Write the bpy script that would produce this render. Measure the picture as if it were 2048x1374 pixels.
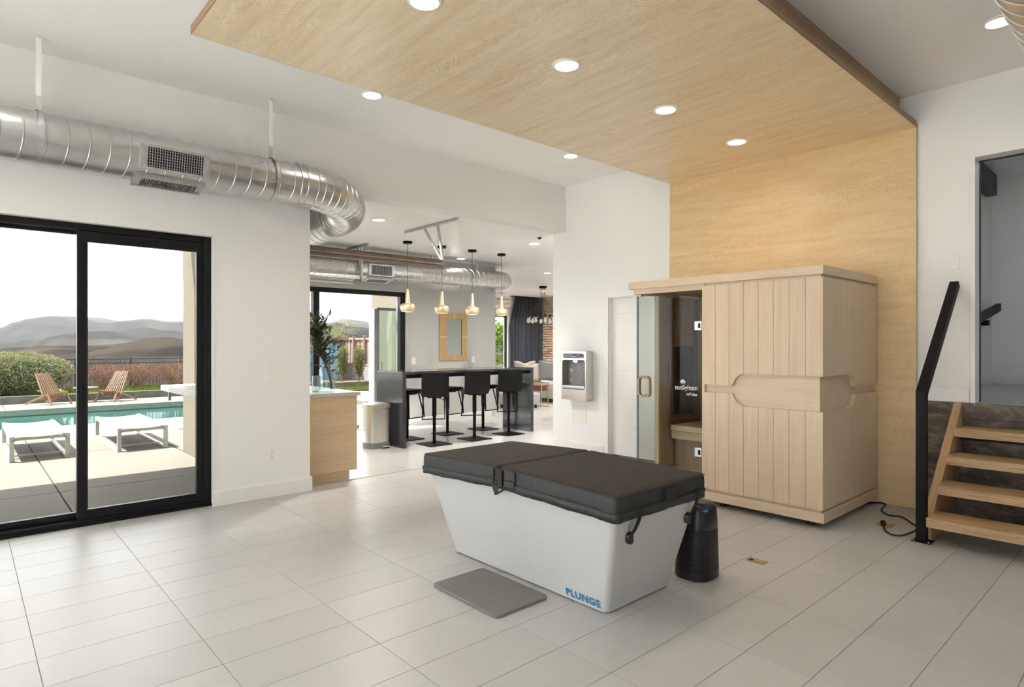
import bpy, bmesh, math, random
from mathutils import Vector, Matrix, Euler, noise
random.seed(7)
PI = math.pi
sc = bpy.context.scene
for o in list(bpy.data.objects):
    bpy.data.objects.remove(o, do_unlink=True)
COL = sc.collection

# ------------------------------------------------------------------ camera
cam_d = bpy.data.cameras.new('camera')
cam = bpy.data.objects.new('camera', cam_d)
COL.objects.link(cam)
FWD = math.radians(47.961)                      # heading, measured from +X towards +Y
cam.location = (0, 0, 1.42)
cam.rotation_euler = (PI/2, 0, FWD - PI/2)
cam_d.sensor_width = 36
cam_d.lens = 36 * 1219.0 / 2048.0
cam_d.shift_y = 3.0 / 2048.0
cam_d.clip_start = 0.05
cam_d.clip_end = 9000
sc.camera = cam

# ------------------------------------------------------------------ view + world + sun
sc.view_settings.view_transform = 'Standard'
sc.view_settings.look = 'None'
sc.view_settings.gamma = 1.0
sc.view_settings.use_curve_mapping = False
sc.view_settings.exposure = 0.80
sc.cycles.use_denoising = True
sc.cycles.max_bounces = 8
sc.cycles.diffuse_bounces = 5
sc.cycles.glossy_bounces = 3
sc.cycles.use_adaptive_sampling = True
sc.cycles.adaptive_threshold = .15
sc.cycles.adaptive_min_samples = 16
sc.cycles.transparent_max_bounces = 14
sc.cycles.volume_bounces = 0
sc.cycles.sample_clamp_indirect = 6.0
sc.cycles.caustics_reflective = False
sc.cycles.caustics_refractive = False

SKY_STRENGTH = 2.6
SUN_STRENGTH = 12.0
LAMP = 0.25                                       # overall factor on the recessed lights

world = bpy.data.worlds.new('world')
sc.world = world
world.use_nodes = True
nt = world.node_tree
nt.nodes.clear()
wo = nt.nodes.new('ShaderNodeOutputWorld')
bg = nt.nodes.new('ShaderNodeBackground')
tc = nt.nodes.new('ShaderNodeTexCoord')
mp = nt.nodes.new('ShaderNodeMapping'); mp.inputs['Scale'].default_value = (2.2, 2.2, 7.0)
nz = nt.nodes.new('ShaderNodeTexNoise'); nz.inputs['Scale'].default_value = 2.0; nz.inputs['Detail'].default_value = 6.0; nz.inputs['Roughness'].default_value = .6
rp = nt.nodes.new('ShaderNodeValToRGB')
rp.color_ramp.elements[0].position = .38; rp.color_ramp.elements[0].color = (.80, .845, .90, 1)
rp.color_ramp.elements[1].position = .62; rp.color_ramp.elements[1].color = (.94, .95, .96, 1)
nt.links.new(tc.outputs['Generated'], mp.inputs['Vector'])
nt.links.new(mp.outputs['Vector'], nz.inputs['Vector'])
nt.links.new(nz.outputs['Fac'], rp.inputs['Fac'])
nt.links.new(rp.outputs['Color'], bg.inputs['Color'])
bg.inputs['Strength'].default_value = SKY_STRENGTH
nt.links.new(bg.outputs['Background'], wo.inputs['Surface'])

sun_d = bpy.data.lights.new('sun', 'SUN')
sun_d.energy = SUN_STRENGTH
sun_d.angle = math.radians(.6)
sun_d.color = (1.0, .95, .86)
sun = bpy.data.objects.new('sun', sun_d); COL.objects.link(sun)
sun.rotation_euler = Vector((.43, -.33, -1.0)).to_track_quat('-Z', 'Y').to_euler()

# ------------------------------------------------------------------ materials
MATS = {}
def nodes_of(m):
    return m.node_tree.nodes, m.node_tree.links
def base(name, col, rough=.5, metal=0.0, spec=.5):
    m = bpy.data.materials.new(name); m.use_nodes = True
    b = m.node_tree.nodes['Principled BSDF']
    b.inputs['Base Color'].default_value = (*col, 1)
    b.inputs['Roughness'].default_value = rough
    b.inputs['Metallic'].default_value = metal
    b.inputs['Specular IOR Level'].default_value = spec
    MATS[name] = m
    return m, b
def coords(m, scale, kind='Object', rot=(0, 0, 0)):
    n, l = nodes_of(m)
    t = n.new('ShaderNodeTexCoord'); p = n.new('ShaderNodeMapping')
    p.inputs['Scale'].default_value = scale
    p.inputs['Rotation'].default_value = rot
    l.new(t.outputs[kind], p.inputs['Vector'])
    return p.outputs['Vector']
def tex_noise(m, vec, scale, detail=4, rough=.5, dist=0.0):
    n, l = nodes_of(m)
    t = n.new('ShaderNodeTexNoise')
    t.inputs['Scale'].default_value = scale; t.inputs['Detail'].default_value = detail
    t.inputs['Roughness'].default_value = rough; t.inputs['Distortion'].default_value = dist
    if vec is not None: l.new(vec, t.inputs['Vector'])
    return t.outputs['Fac']
def ramp(m, fac, stops):
    n, l = nodes_of(m)
    r = n.new('ShaderNodeValToRGB')
    e = r.color_ramp.elements
    e[0].position, e[0].color = stops[0][0], (*stops[0][1], 1)
    e[1].position, e[1].color = stops[-1][0], (*stops[-1][1], 1)
    for p, c in stops[1:-1]:
        x = e.new(p); x.color = (*c, 1)
    l.new(fac, r.inputs['Fac'])
    return r.outputs['Color']
def mixc(m, fac, a, b, mode='MIX'):
    n, l = nodes_of(m)
    x = n.new('ShaderNodeMix'); x.data_type = 'RGBA'; x.blend_type = mode
    for s, v in ((x.inputs['Factor'], fac), (x.inputs['A'], a), (x.inputs['B'], b)):
        if isinstance(v, (int, float)): s.default_value = v
        elif isinstance(v, tuple): s.default_value = (*v, 1)
        else: l.new(v, s)
    return x.outputs['Result']
def mth(m, op, a, b=0.0):
    n, l = nodes_of(m)
    x = n.new('ShaderNodeMath'); x.operation = op
    for s, v in ((x.inputs[0], a), (x.inputs[1], b)):
        if isinstance(v, (int, float)): s.default_value = v
        else: l.new(v, s)
    return x.outputs[0]
def bump(m, b, fac, strength=.2, dist=.01):
    n, l = nodes_of(m)
    x = n.new('ShaderNodeBump'); x.inputs['Strength'].default_value = strength; x.inputs['Distance'].default_value = dist
    l.new(fac, x.inputs['Height']); l.new(x.outputs['Normal'], b.inputs['Normal'])
def rnd(m):
    n, l = nodes_of(m)
    return n.new('ShaderNodeObjectInfo').outputs['Random']
def plain(name, col, rough=.5, metal=0.0, var=.06, scale=6.0, bmp=0.0, bscale=60.0, spec=.5, stretch=(1, 1, 1)):
    m, b = base(name, col, rough, metal, spec)
    v = coords(m, stretch)
    f = tex_noise(m, v, scale, 1 if var < .03 else 3, .55)
    lo = tuple(max(0, c * (1 - var)) for c in col); hi = tuple(min(1, c * (1 + var)) for c in col)
    c = ramp(m, f, [(.3, lo), (.7, hi)])
    nodes_of(m)[1].new(c, b.inputs['Base Color'])
    if bmp:
        bump(m, b, tex_noise(m, v, bscale, 1, .6), bmp, .004)
    return m

plain('wall_white', (.83, .825, .81), .62, var=.012, scale=1.2)
plain('wall_grey', (.55, .55, .535), .62, var=.012, scale=1.2)
plain('ceiling_white', (.92, .92, .91), .6, var=.01, scale=1.0)
plain('ceiling_satin', (.92, .92, .91), .34, var=.01, scale=1.0)
plain('trim_white', (.83, .82, .80), .38, var=.01)
plain('cover_cream', (.79, .775, .70), .45, var=.01)
plain('plastic_white', (.84, .83, .80), .35, var=.01)
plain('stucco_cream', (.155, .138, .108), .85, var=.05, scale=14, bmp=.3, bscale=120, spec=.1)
plain('black_frame', (.006, .0065, .008), .38, var=.15, scale=3, spec=.25)
plain('grey_frame', (.20, .205, .215), .35, var=.1, scale=3)
plain('black_metal', (.006, .006, .007), .5, var=.2, scale=9, spec=.16)
plain('black_leather', (.008, .008, .0085), .5, var=.2, scale=12, bmp=.15, bscale=160, spec=.25)
plain('black_plastic', (.010, .010, .011), .30, var=.2, scale=8)
plain('dark_void', (.01, .01, .01), .9, var=.2)
plain('bar_top', (.040, .041, .045), .12, var=.03, scale=3, spec=.6)
plain('counter_grey', (.52, .50, .475), .30, var=.05, scale=40)
plain('tub_white', (.53, .53, .525), .42, var=.008, scale=1.0)
plain('tub_blue', (.025, .19, .38), .4, var=.03)
plain('mat_grey', (.20, .19, .18), .92, var=.14, scale=260, bmp=.3, bscale=300)
plain('brass', (.62, .43, .20), .34, 1.0, var=.08, scale=30)
plain('brass_gold', (.80, .67, .45), .48, .85, var=.06, scale=20, stretch=(1, 1, 12))
plain('gold_tube', (.75, .55, .24), .28, 1.0, var=.05)
plain('chrome', (.78, .78, .78), .16, 1.0, var=.03)
plain('silver', (.62, .62, .63), .3, 1.0, var=.04)
plain('screw_steel', (.45, .45, .45), .35, 1.0, var=.05)
plain('cord_black', (.012, .012, .012), .6, var=.1)
plain('cord_grey', (.10, .09, .085), .6, var=.1)
plain('fabric_grey', (.44, .435, .42), .95, var=.08, scale=120, bmp=.2, bscale=250)
plain('cushion_cream', (.66, .60, .50), .95, var=.10, scale=90, bmp=.2, bscale=200)
plain('cushion_grey', (.50, .49, .46), .95, var=.10, scale=90, bmp=.2, bscale=200)
plain('cushion_slate', (.26, .28, .28), .95, var=.25, scale=70, bmp=.2, bscale=200)
plain('leather_brown', (.22, .07, .035), .5, var=.15, scale=20)
plain('curtain_navy', (.028, .032, .045), .8, var=.2, scale=18, stretch=(1, 1, .1))
plain('teak', (.17, .092, .044), .55, var=.25, scale=5, stretch=(1, 1, 1))
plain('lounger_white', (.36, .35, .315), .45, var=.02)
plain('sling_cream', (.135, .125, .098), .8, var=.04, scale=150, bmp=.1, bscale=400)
plain('garden_concrete', (.22, .21, .19), .85, var=.12, scale=4, spec=.1)
plain('terrace_bounce', (.86, .85, .83), .85, var=.05, scale=2, spec=.1)  # kept very pale so the added rear terrace bounces more light
plain('kerb_concrete', (.085, .086, .072), .85, var=.25, scale=6, bmp=.3, bscale=40, spec=.1)
plain('pool_tile', (.105, .125, .10), .5, var=.2, scale=9)
plain('soil', (.10, .075, .055), .95, var=.3, scale=10, bmp=.5, bscale=20, spec=.1)
plain('bark', (.17, .115, .07), .9, var=.35, scale=14, bmp=.5, bscale=40, stretch=(1, 1, .3), spec=.1)
plain('fence_wood', (.16, .095, .06), .8, var=.3, scale=4, stretch=(5, 5, .6))
plain('fence_metal', (.02, .02, .022), .45, var=.1)
plain('shed_blue', (.12, .24, .29), .6, var=.08, scale=5, stretch=(4, 4, .5))
plain('window_green', (.60, .70, .66), .3, var=.04)
plain('roof_dark', (.12, .11, .10), .8, var=.15)
plain('copper_seam', (.50, .30, .14), .7, var=.1)
plain('hall_floor', (.40, .41, .40), .35, var=.16, scale=3, stretch=(1, 9, 1))
plain('mortar', (.74, .72, .67), .9, var=.08, scale=40, bmp=.3, bscale=90)
plain('floor_poured', (.52, .515, .50), .24, var=.04, scale=1.5, spec=.4)
plain('grout', (.42, .405, .385), .8, var=.06, scale=30)
plain('print_white', (.85, .86, .87), .4, var=.01)
plain('print_grey', (.62, .64, .66), .4, var=.01)
plain('print_dark', (.05, .05, .055), .4, var=.01)
plain('blue_icon', (.05, .33, .62), .4, var=.02)
plain('bead_dark', (.03, .03, .03), .5, var=.1)
plain('filler_recess', (.20, .195, .19), .38, var=.06, scale=4)
plain('filler_strip', (.14, .14, .15), .3, var=.05)

def leafmat(name, a, b_, c, trans=.25):
    m, b = base(name, a, .6, 0, .15)
    v = coords(m, (1, 1, 1))
    f = tex_noise(m, v, 9, 3, .7)
    g = ramp(m, f, [(.30, a), (.5, b_), (.72, c)])
    nodes_of(m)[1].new(g, b.inputs['Base Color'])
    n, l = nodes_of(m)
    t = n.new('ShaderNodeBsdfTranslucent'); l.new(g, t.inputs['Color'])
    x = n.new('ShaderNodeMixShader'); x.inputs[0].default_value = trans
    l.new(b.outputs[0], x.inputs[1]); l.new(t.outputs[0], x.inputs[2])
    l.new(x.outputs[0], n['Material Output'].inputs['Surface'])
leafmat('leaf_hedge', (.075, .085, .040), (.15, .155, .075), (.27, .26, .13))
leafmat('leaf_red', (0.086, 0.028, 0.019), (0.162, 0.071, 0.049), (0.184, 0.135, 0.086))
leafmat('leaf_olive', (.035, .05, .022), (.06, .08, .035), (.12, .15, .08), .12)
leafmat('leaf_green', (.08, .14, .03), (.16, .23, .06), (.28, .32, .11), .6)
leafmat('leaf_pale', (0.086, 0.097, 0.032), (0.129, 0.141, 0.049), (0.184, 0.184, 0.075), .3)
leafmat('grass_blade', (0.037, 0.063, 0.007), (0.074, 0.104, 0.013), (0.123, 0.142, 0.026), .3)
plain('hedge_core', (.035, .045, .018), .95, var=.3, spec=.1)

def planks_wood(name, lo, mid, hi, rough, stretch, scale=1.0, figure=0.0, rv=.12, grain=1.0):
    m, b = base(name, mid, rough)
    n, l = nodes_of(m)
    oi = n.new('ShaderNodeObjectInfo')
    t = n.new('ShaderNodeTexCoord')
    add = n.new('ShaderNodeVectorMath'); add.operation = 'ADD'
    sc_ = n.new('ShaderNodeVectorMath'); sc_.operation = 'SCALE'
    cmb = n.new('ShaderNodeCombineXYZ')
    for i in range(3): l.new(oi.outputs['Random'], cmb.inputs[i])
    l.new(cmb.outputs[0], sc_.inputs[0]); sc_.inputs['Scale'].default_value = 13.0
    l.new(t.outputs['Object'], add.inputs[0]); l.new(sc_.outputs[0], add.inputs[1])
    p = n.new('ShaderNodeMapping'); p.inputs['Scale'].default_value = stretch
    l.new(add.outputs[0], p.inputs['Vector'])
    f = tex_noise(m, p.outputs['Vector'], 3.0 * scale, 7, .62, .3)
    g = tex_noise(m, p.outputs['Vector'], 34.0 * scale, 3, .6, .1)
    col = ramp(m, f, [(.28, lo), (.5, mid), (.74, hi)])
    fine = ramp(m, g, [(.3, (.5 - .16 * grain,) * 3), (.7, (.5 + .10 * grain,) * 3)])
    col = mixc(m, .55, col, fine, 'OVERLAY')
    if figure:
        p2 = n.new('ShaderNodeMapping'); p2.inputs['Scale'].default_value = tuple(s ** .62 for s in stretch)
        l.new(add.outputs[0], p2.inputs['Vector'])
        big = tex_noise(m, p2.outputs['Vector'], .95 * scale, 5, .52, 1.1)
        s = mth(m, 'SINE', mth(m, 'MULTIPLY', big, 230.0))
        w = ramp(m, s, [(.0, (.0,) * 3), (.45, (.12,) * 3), (1.0, (1,) * 3)])
        dark = tuple(c * .84 for c in lo)
        mask = tex_noise(m, p2.outputs['Vector'], .8 * scale, 2)
        mk = ramp(m, mask, [(.36, (.25,) * 3), (.62, (1,) * 3)])
        k = mth(m, 'MULTIPLY', mth(m, 'MULTIPLY', w, mk), figure)
        col = mixc(m, k, col, dark)
    v = mth(m, 'ADD', mth(m, 'MULTIPLY', oi.outputs['Random'], rv), 1 - rv * .5)
    h = n.new('ShaderNodeHueSaturation'); l.new(v, h.inputs['Value']); l.new(col, h.inputs['Color'])
    l.new(h.outputs[0], b.inputs['Base Color'])
    bump(m, b, g, .04, .002)
    return m, b
planks_wood('birch_ceiling', (.72, .565, .36), (.80, .66, .455), (.86, .735, .54), .27, (5.5, .55, 5), 1.0, .55, .04, .45)
planks_wood('birch_wall', (.65, .455, .235), (.73, .54, .30), (.79, .615, .37), .40, (5, .6, 4.5), 1.0, .55, .04, .45)
planks_wood('birch_edge', (.24, .145, .08), (.33, .21, .12), (.42, .28, .17), .6, (.5, .5, 26), 1.0, 0, .06)
planks_wood('sauna_wood', (.60, .46, .31), (.655, .515, .36), (.70, .565, .41), .5, (14, 14, .55), 1.0, 0, .07, .28)
planks_wood('sauna_wood_flat', (.59, .455, .315), (.645, .51, .365), (.69, .56, .415), .5, (12, .6, 14), 1.0, 0, .05, .28)
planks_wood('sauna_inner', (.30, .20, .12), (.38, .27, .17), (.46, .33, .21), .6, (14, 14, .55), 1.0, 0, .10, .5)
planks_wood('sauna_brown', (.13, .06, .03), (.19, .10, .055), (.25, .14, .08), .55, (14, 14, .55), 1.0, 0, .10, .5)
planks_wood('stair_wood', (.42, .25, .115), (.52, .325, .155), (.62, .41, .215), .42, (10, .8, 10), 1.0, 0, .08)
planks_wood('stair_ply', (.28, .165, .08), (.50, .325, .17), (.60, .42, .24), .5, (1.0, 1.0, 26), 1.0, 0, .06, 1.3)
planks_wood('stringer_ply', (.28, .165, .08), (.50, .325, .17), (.60, .42, .24), .5, (.8, 24, .8), 1.0, 0, .06, 1.3)
planks_wood('cabinet_wood', (.60, .43, .26), (.67, .50, .32), (.73, .56, .37), .45, (.6, 5, 9), 1.0, .2, .05, .6)
planks_wood('rattan', (.38, .23, .08), (.56, .37, .16), (.68, .48, .24), .6, (5, 5, 34), 1.5, 0, .08, 1.6)
planks_wood('fence_board', (.13, .085, .066), (.19, .130, .105), (.24, .17, .14), .8, (9, 9, .6), 1.0, 0, .35)
planks_wood('teak_slat', (.12, .060, .026), (.16, .088, .042), (.20, .120, .064), .55, (9, 9, .9), 1.0, 0, .25)

# floor tile: pale porcelain with fine linear striation, per tile shade
m, b = base('floor_tile', (.66, .65, .63), .34)
n, l = nodes_of(m)
oi = n.new('ShaderNodeObjectInfo')
t = n.new('ShaderNodeTexCoord')
add = n.new('ShaderNodeVectorMath'); add.operation = 'ADD'
l.new(t.outputs['Object'], add.inputs[0]); l.new(oi.outputs['Location'], add.inputs[1])
p = n.new('ShaderNodeMapping'); p.inputs['Scale'].default_value = (1.3, 60, 1); l.new(add.outputs[0], p.inputs['Vector'])
s1 = tex_noise(m, p.outputs['Vector'], 4.0, 4, .65)
p3 = n.new('ShaderNodeMapping'); p3.inputs['Scale'].default_value = (1, 1, 1); l.new(add.outputs[0], p3.inputs['Vector'])
s2 = tex_noise(m, p3.outputs['Vector'], 1.4, 3, .5)
ca = ramp(m, s1, [(.25, (.44, .43, .415)), (.75, (.53, .52, .502))])
cb = ramp(m, s2, [(.3, (.47,) * 3), (.7, (.53,) * 3)])
cc = mixc(m, .5, ca, cb, 'OVERLAY')
h = n.new('ShaderNodeHueSaturation'); l.new(mth(m, 'ADD', mth(m, 'MULTIPLY', oi.outputs['Random'], .07), .965), h.inputs['Value']); l.new(cc, h.inputs['Color'])
l.new(h.outputs[0], b.inputs['Base Color'])
l.new(mth(m, 'ADD', mth(m, 'MULTIPLY', s1, .14), .30), b.inputs['Roughness']); b.inputs['Specular IOR Level'].default_value = .4
bump(m, b, s1, .05, .001)

# galvanised duct steel
m, b = base('galvanised', (.60, .60, .59), .30, 1.0)
f = tex_noise(m, coords(m, (1, 1, 1)), 3.0, 3, .5)
nodes_of(m)[1].new(ramp(m, f, [(.3, (.55, .548, .54)), (.7, (.66, .66, .65))]), b.inputs['Base Color'])
plain('galv_bracket', (.60, .60, .60), .42, 1.0, var=.12, scale=25)
plain('track_steel_shaded', (.34, .285, .235), .45, .6, var=.12, scale=20)  # brown cast of backside lighting put into plain galvanised steel
# brushed stainless
plain('stainless', (.70, .69, .67), .30, 1.0, var=.03, scale=2)

# tub cover fabric
m, b = base('cover_fabric', (.040, .036, .032), .8, 0, .22)
v = coords(m, (1, 1, 1))
f = tex_noise(m, coords(m, (3.0, 9.0, 3.0), rot=(0, 0, .5)), 2.6, 4, .55, .6)
f2 = tex_noise(m, v, 420, 2, .5)
nodes_of(m)[1].new(ramp(m, f, [(.3, (.036, .031, .027)), (.7, (.052, .045, .038))]), b.inputs['Base Color'])
bump(m, b, mth(m, 'ADD', f, mth(m, 'MULTIPLY', f2, .03)), .38, .02)
plain('cover_side', (.026, .026, .027), .6, var=.2, scale=6, bmp=.5, bscale=9, stretch=(6, 10, 1.2))
plain('webbing', (.016, .016, .016), .75, var=.2, scale=200)

# board formed concrete, dark
m, b = base('concrete_dark', (.14, .115, .09), .85)
v = coords(m, (1, 1.1, 2.2))
f = tex_noise(m, v, 3.0, 9, .72, .5)
c1 = ramp(m, f, [(.34, (.035, .029, .024)), (.5, (.10, .082, .066)), (.66, (.25, .21, .175))])
f3 = tex_noise(m, coords(m, (1, 1, 1)), 60, 4, .7)
c2 = mixc(m, .6, c1, ramp(m, f3, [(.3, (.30,) * 3), (.7, (.66,) * 3)]), 'OVERLAY')
h = nodes_of(m)[0].new('ShaderNodeHueSaturation')
nodes_of(m)[1].new(mth(m, 'ADD', mth(m, 'MULTIPLY', rnd(m), .7), .75), h.inputs['Value'])
nodes_of(m)[1].new(c2, h.inputs['Color']); nodes_of(m)[1].new(h.outputs[0], b.inputs['Base Color'])
bump(m, b, mth(m, 'ADD', f, mth(m, 'MULTIPLY', f3, .4)), .5, .015)
# patio concrete
m, b = base('patio_concrete', (.62, .585, .52), .9, 0, .1)
v = coords(m, (1, 1, 1))
f = tex_noise(m, v, 1.3, 8, .65)
nodes_of(m)[1].new(ramp(m, f, [(.3, (.125, .1165, .1015)), (.7, (.150, .1400, .1230))]), b.inputs['Base Color'])
bump(m, b, tex_noise(m, v, 70, 3), .15, .004)
# bricks
m, b = base('brick', (.45, .27, .16), .85)
r = rnd(m)
cr = ramp(m, r, [(0, (.60, .42, .29)), (.25, (.72, .55, .39)), (.5, (.56, .33, .24)), (.68, (.76, .63, .48)), (.85, (.30, .23, .20)), (1, (.66, .47, .33))])
f = tex_noise(m, coords(m, (1, 1, 1)), 45, 4, .7)
nodes_of(m)[1].new(mixc(m, .5, cr, ramp(m, f, [(.3, (.38,) * 3), (.7, (.62,) * 3)]), 'OVERLAY'), b.inputs['Base Color'])
bump(m, b, f, .4, .006)
# hills
m, b = base('hill_ground', (.30, .24, .17), .95, 0, 0.0)
v = coords(m, (1, 1, 2.5))
f = tex_noise(m, v, .0035, 5, .6, .4)
f2 = tex_noise(m, v, .014, 3, .55)
c1 = ramp(m, f, [(.38, (.0125, .0112, .0108)), (.5, (.0240, .0208, .0182)), (.62, (.042, .035, .0275))])
c2 = mixc(m, ramp(m, f2, [(.48, (0, 0, 0)), (.58, (.85, .85, .85))]), c1, (.0075, .0078, .0080))
nodes_of(m)[1].new(c2, b.inputs['Base Color'])
plain('hazed_rock', (.022, .025, .034), .95, var=.25, scale=.004, spec=0.0)  # blue cast of distance haze put into the rock colour
# lawn ground
plain('lawn_ground', (.10, .135, .02), .95, var=.25, scale=5, bmp=.5, bscale=40, spec=.1)

def schlick(m, f0, gain=1.0):
    n, l = nodes_of(m)
    lw = n.new('ShaderNodeLayerWeight'); lw.inputs['Blend'].default_value = .5
    return mth(m, 'ADD', mth(m, 'MULTIPLY', mth(m, 'POWER', lw.outputs['Facing'], 5.0), (1 - f0) * gain), f0)
def clear_glass(name, tint=(1, 1, 1), f0=.03, gain=1.0):
    m = bpy.data.materials.new(name); m.use_nodes = True
    n, l = nodes_of(m); n.remove(n['Principled BSDF'])
    tr = n.new('ShaderNodeBsdfTransparent'); tr.inputs['Color'].default_value = (*tint, 1)
    gl = n.new('ShaderNodeBsdfGlossy'); gl.inputs['Roughness'].default_value = .01
    mx = n.new('ShaderNodeMixShader')
    l.new(schlick(m, f0, gain), mx.inputs[0])
    l.new(tr.outputs[0], mx.inputs[1]); l.new(gl.outputs[0], mx.inputs[2])
    l.new(mx.outputs[0], n['Material Output'].inputs['Surface'])
    MATS[name] = m
clear_glass('pane_glass', (.985, .99, .985), .02, .6)
clear_glass('door_glass', (.90, .92, .905), .010, .35)
clear_glass('green_glass', (.84, .93, .90), .10)
clear_glass('jar_glass', (.88, .92, .915), .09, .8)
m, b = base('bulb_glass', (.80, .80, .78), .25)
m, b = base('glass_edge', (.20, .24, .34), .2)
m, b = base('mirror', (.50, .55, .53), .03, 1.0)
m, b = base('dark_mirror', (.030, .034, .036), .06, 0, .9)
m, b = base('pool_water', (.07, .30, .30), .04, 0, .6)
n, l = nodes_of(m)
f = tex_noise(m, coords(m, (1, 1, 1)), 5.0, 3, .5)
bump(m, b, f, .15, .03)
def emissive(name, col, s):
    m = bpy.data.materials.new(name); m.use_nodes = True
    n, l = nodes_of(m); n.remove(n['Principled BSDF'])
    e = n.new('ShaderNodeEmission'); e.inputs['Color'].default_value = (*col, 1); e.inputs['Strength'].default_value = s
    m.cycles.emission_sampling = 'NONE'
    l.new(e.outputs[0], n['Material Output'].inputs['Surface']); MATS[name] = m
emissive('lamp_lens', (1.0, .88, .68), 7.0)
emissive('display_blue', (.03, .06, .35), .5)
emissive('display_cyan', (.02, .18, .32), .5)

# ------------------------------------------------------------------ mesh builder
class MB:
    def __init__(s): s.v = []; s.f = []
    def add(s, vs, fs):
        o = len(s.v); s.v += [tuple(v) for v in vs]; s.f += [tuple(i + o for i in f) for f in fs]; return s
    def box(s, x0, x1, y0, y1, z0, z1):
        x0, x1 = min(x0, x1), max(x0, x1); y0, y1 = min(y0, y1), max(y0, y1); z0, z1 = min(z0, z1), max(z0, z1)
        return s.add([(x0, y0, z0), (x1, y0, z0), (x1, y1, z0), (x0, y1, z0), (x0, y0, z1), (x1, y0, z1), (x1, y1, z1), (x0, y1, z1)],
                     [(3, 2, 1, 0), (4, 5, 6, 7), (0, 1, 5, 4), (1, 2, 6, 5), (2, 3, 7, 6), (3, 0, 4, 7)])
    def hexa(s, p):      # 8 points, bottom ring then top ring
        return s.add(p, [(3, 2, 1, 0), (4, 5, 6, 7), (0, 1, 5, 4), (1, 2, 6, 5), (2, 3, 7, 6), (3, 0, 4, 7)])
    def loft(s, rings, cap=True, close=True):
        n = len(rings[0]); vs = [p for r in rings for p in r]; fs = []
        for i in range(len(rings) - 1):
            for j in range(n if close else n - 1):
                a = i * n + j; b = i * n + (j + 1) % n
                fs.append((a, b, b + n, a + n))
        if cap:
            fs.append(tuple(reversed(range(n)))); fs.append(tuple(range((len(rings) - 1) * n, len(rings) * n)))
        return s.add(vs, fs)
    def prism(s, poly, d, axis):  # poly: 2D list; d=(d0,d1) along axis
        def P(a, b, c): return {'x': (c, a, b), 'y': (a, c, b), 'z': (a, b, c)}[axis]
        return s.loft([[P(a, b, d[0]) for a, b in poly], [P(a, b, d[1]) for a, b in poly]])
    def bar(s, a, b, w, h, up=(0, 0, 1)):
        a = Vector(a); b = Vector(b); t = (b - a).normalized(); u = Vector(up)
        side = t.cross(u)
        if side.length < 1e-4: side = t.cross(Vector((1, 0, 0)))
        side.normalize(); u = side.cross(t).normalized()
        q = [(-w / 2, -h / 2), (w / 2, -h / 2), (w / 2, h / 2), (-w / 2, h / 2)]
        return s.loft([[a + side * x + u * y for x, y in q], [b + side * x + u * y for x, y in q]])
    def tube(s, pts, r, n=8, cap=True, rs=None, ell=None):
        pts = [Vector(p) for p in pts]; rings = []; prev = None
        for i, p in enumerate(pts):
            t = (pts[min(i + 1, len(pts) - 1)] - pts[max(i - 1, 0)])
            if t.length < 1e-9: t = Vector((0, 0, 1))
            t.normalize()
            if prev is None:
                u = Vector((0, 0, 1)) if abs(t.z) < .9 else Vector((1, 0, 0))
            else: u = prev
            u = (u - t * u.dot(t)).normalized(); prev = u
            w = t.cross(u)
            rr = rs[i] if rs else r
            rings.append([p + (u * math.cos(2 * PI * k / n) + w * math.sin(2 * PI * k / n)) * rr for k in range(n)])
        return s.loft(rings, cap)
    def lathe(s, prof, c=(0, 0, 0), n=24, cap=True):
        return s.loft([[(c[0] + r * math.cos(2 * PI * k / n), c[1] + r * math.sin(2 * PI * k / n), c[2] + z) for k in range(n)] for r, z in prof], cap)
    def disc(s, c, r, n=24, normal='z', flip=False):
        p = []
        for k in range(n):
            a = 2 * PI * k / n
            p.append({'z': (c[0] + r * math.cos(a), c[1] + r * math.sin(a), c[2]), 'x': (c[0], c[1] + r * math.cos(a), c[2] + r * math.sin(a)), 'y': (c[0] + r * math.cos(a), c[1], c[2] + r * math.sin(a))}[normal])
        return s.add(p, [tuple(range(n)) if not flip else tuple(reversed(range(n)))])
    def build(s, name, mat, parent=None, smooth=False, bevel=0.0, seg=2, loc=None, world=True, wn=False):
        me = bpy.data.meshes.new(name)
        off = Vector((0, 0, 0))
        if parent is not None and world: off = root_off(parent)
        if loc is not None: off = off + Vector(loc)
        me.from_pydata([tuple(Vector(v) - off) for v in s.v], [], s.f)
        bm = bmesh.new(); bm.from_mesh(me); bmesh.ops.recalc_face_normals(bm, faces=bm.faces); bm.to_mesh(me); bm.free()
        me.materials.append(MATS[mat])
        if smooth:
            for p_ in me.polygons: p_.use_smooth = True
            me.set_sharp_from_angle(angle=math.radians(42))
        o = bpy.data.objects.new(name, me); COL.objects.link(o)
        if parent is not None: o.parent = parent
        if loc is not None: o.location = loc
        if wn:
            w_ = o.modifiers.new('wn', 'WEIGHTED_NORMAL'); w_.keep_sharp = True; w_.weight = 80
        if bevel:
            md = o.modifiers.new('bevel', 'BEVEL'); md.width = bevel; md.segments = seg; md.limit_method = 'ANGLE'; md.angle_limit = math.radians(35)
            if smooth is False:
                for p_ in me.polygons: p_.use_smooth = True
                try:
                    w_ = o.modifiers.new('wn', 'WEIGHTED_NORMAL'); w_.keep_sharp = True
                except Exception: pass
        return o
def root_off(o):
    v = Vector((0, 0, 0))
    while o is not None:
        v = v + Vector(o.location); o = o.parent
    return v
def tag(o, label, cat=None, group=None, kind=None):
    o['label'] = label
    if cat: o['category'] = cat
    if group: o['group'] = group
    if kind: o['kind'] = kind
    return o
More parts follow.
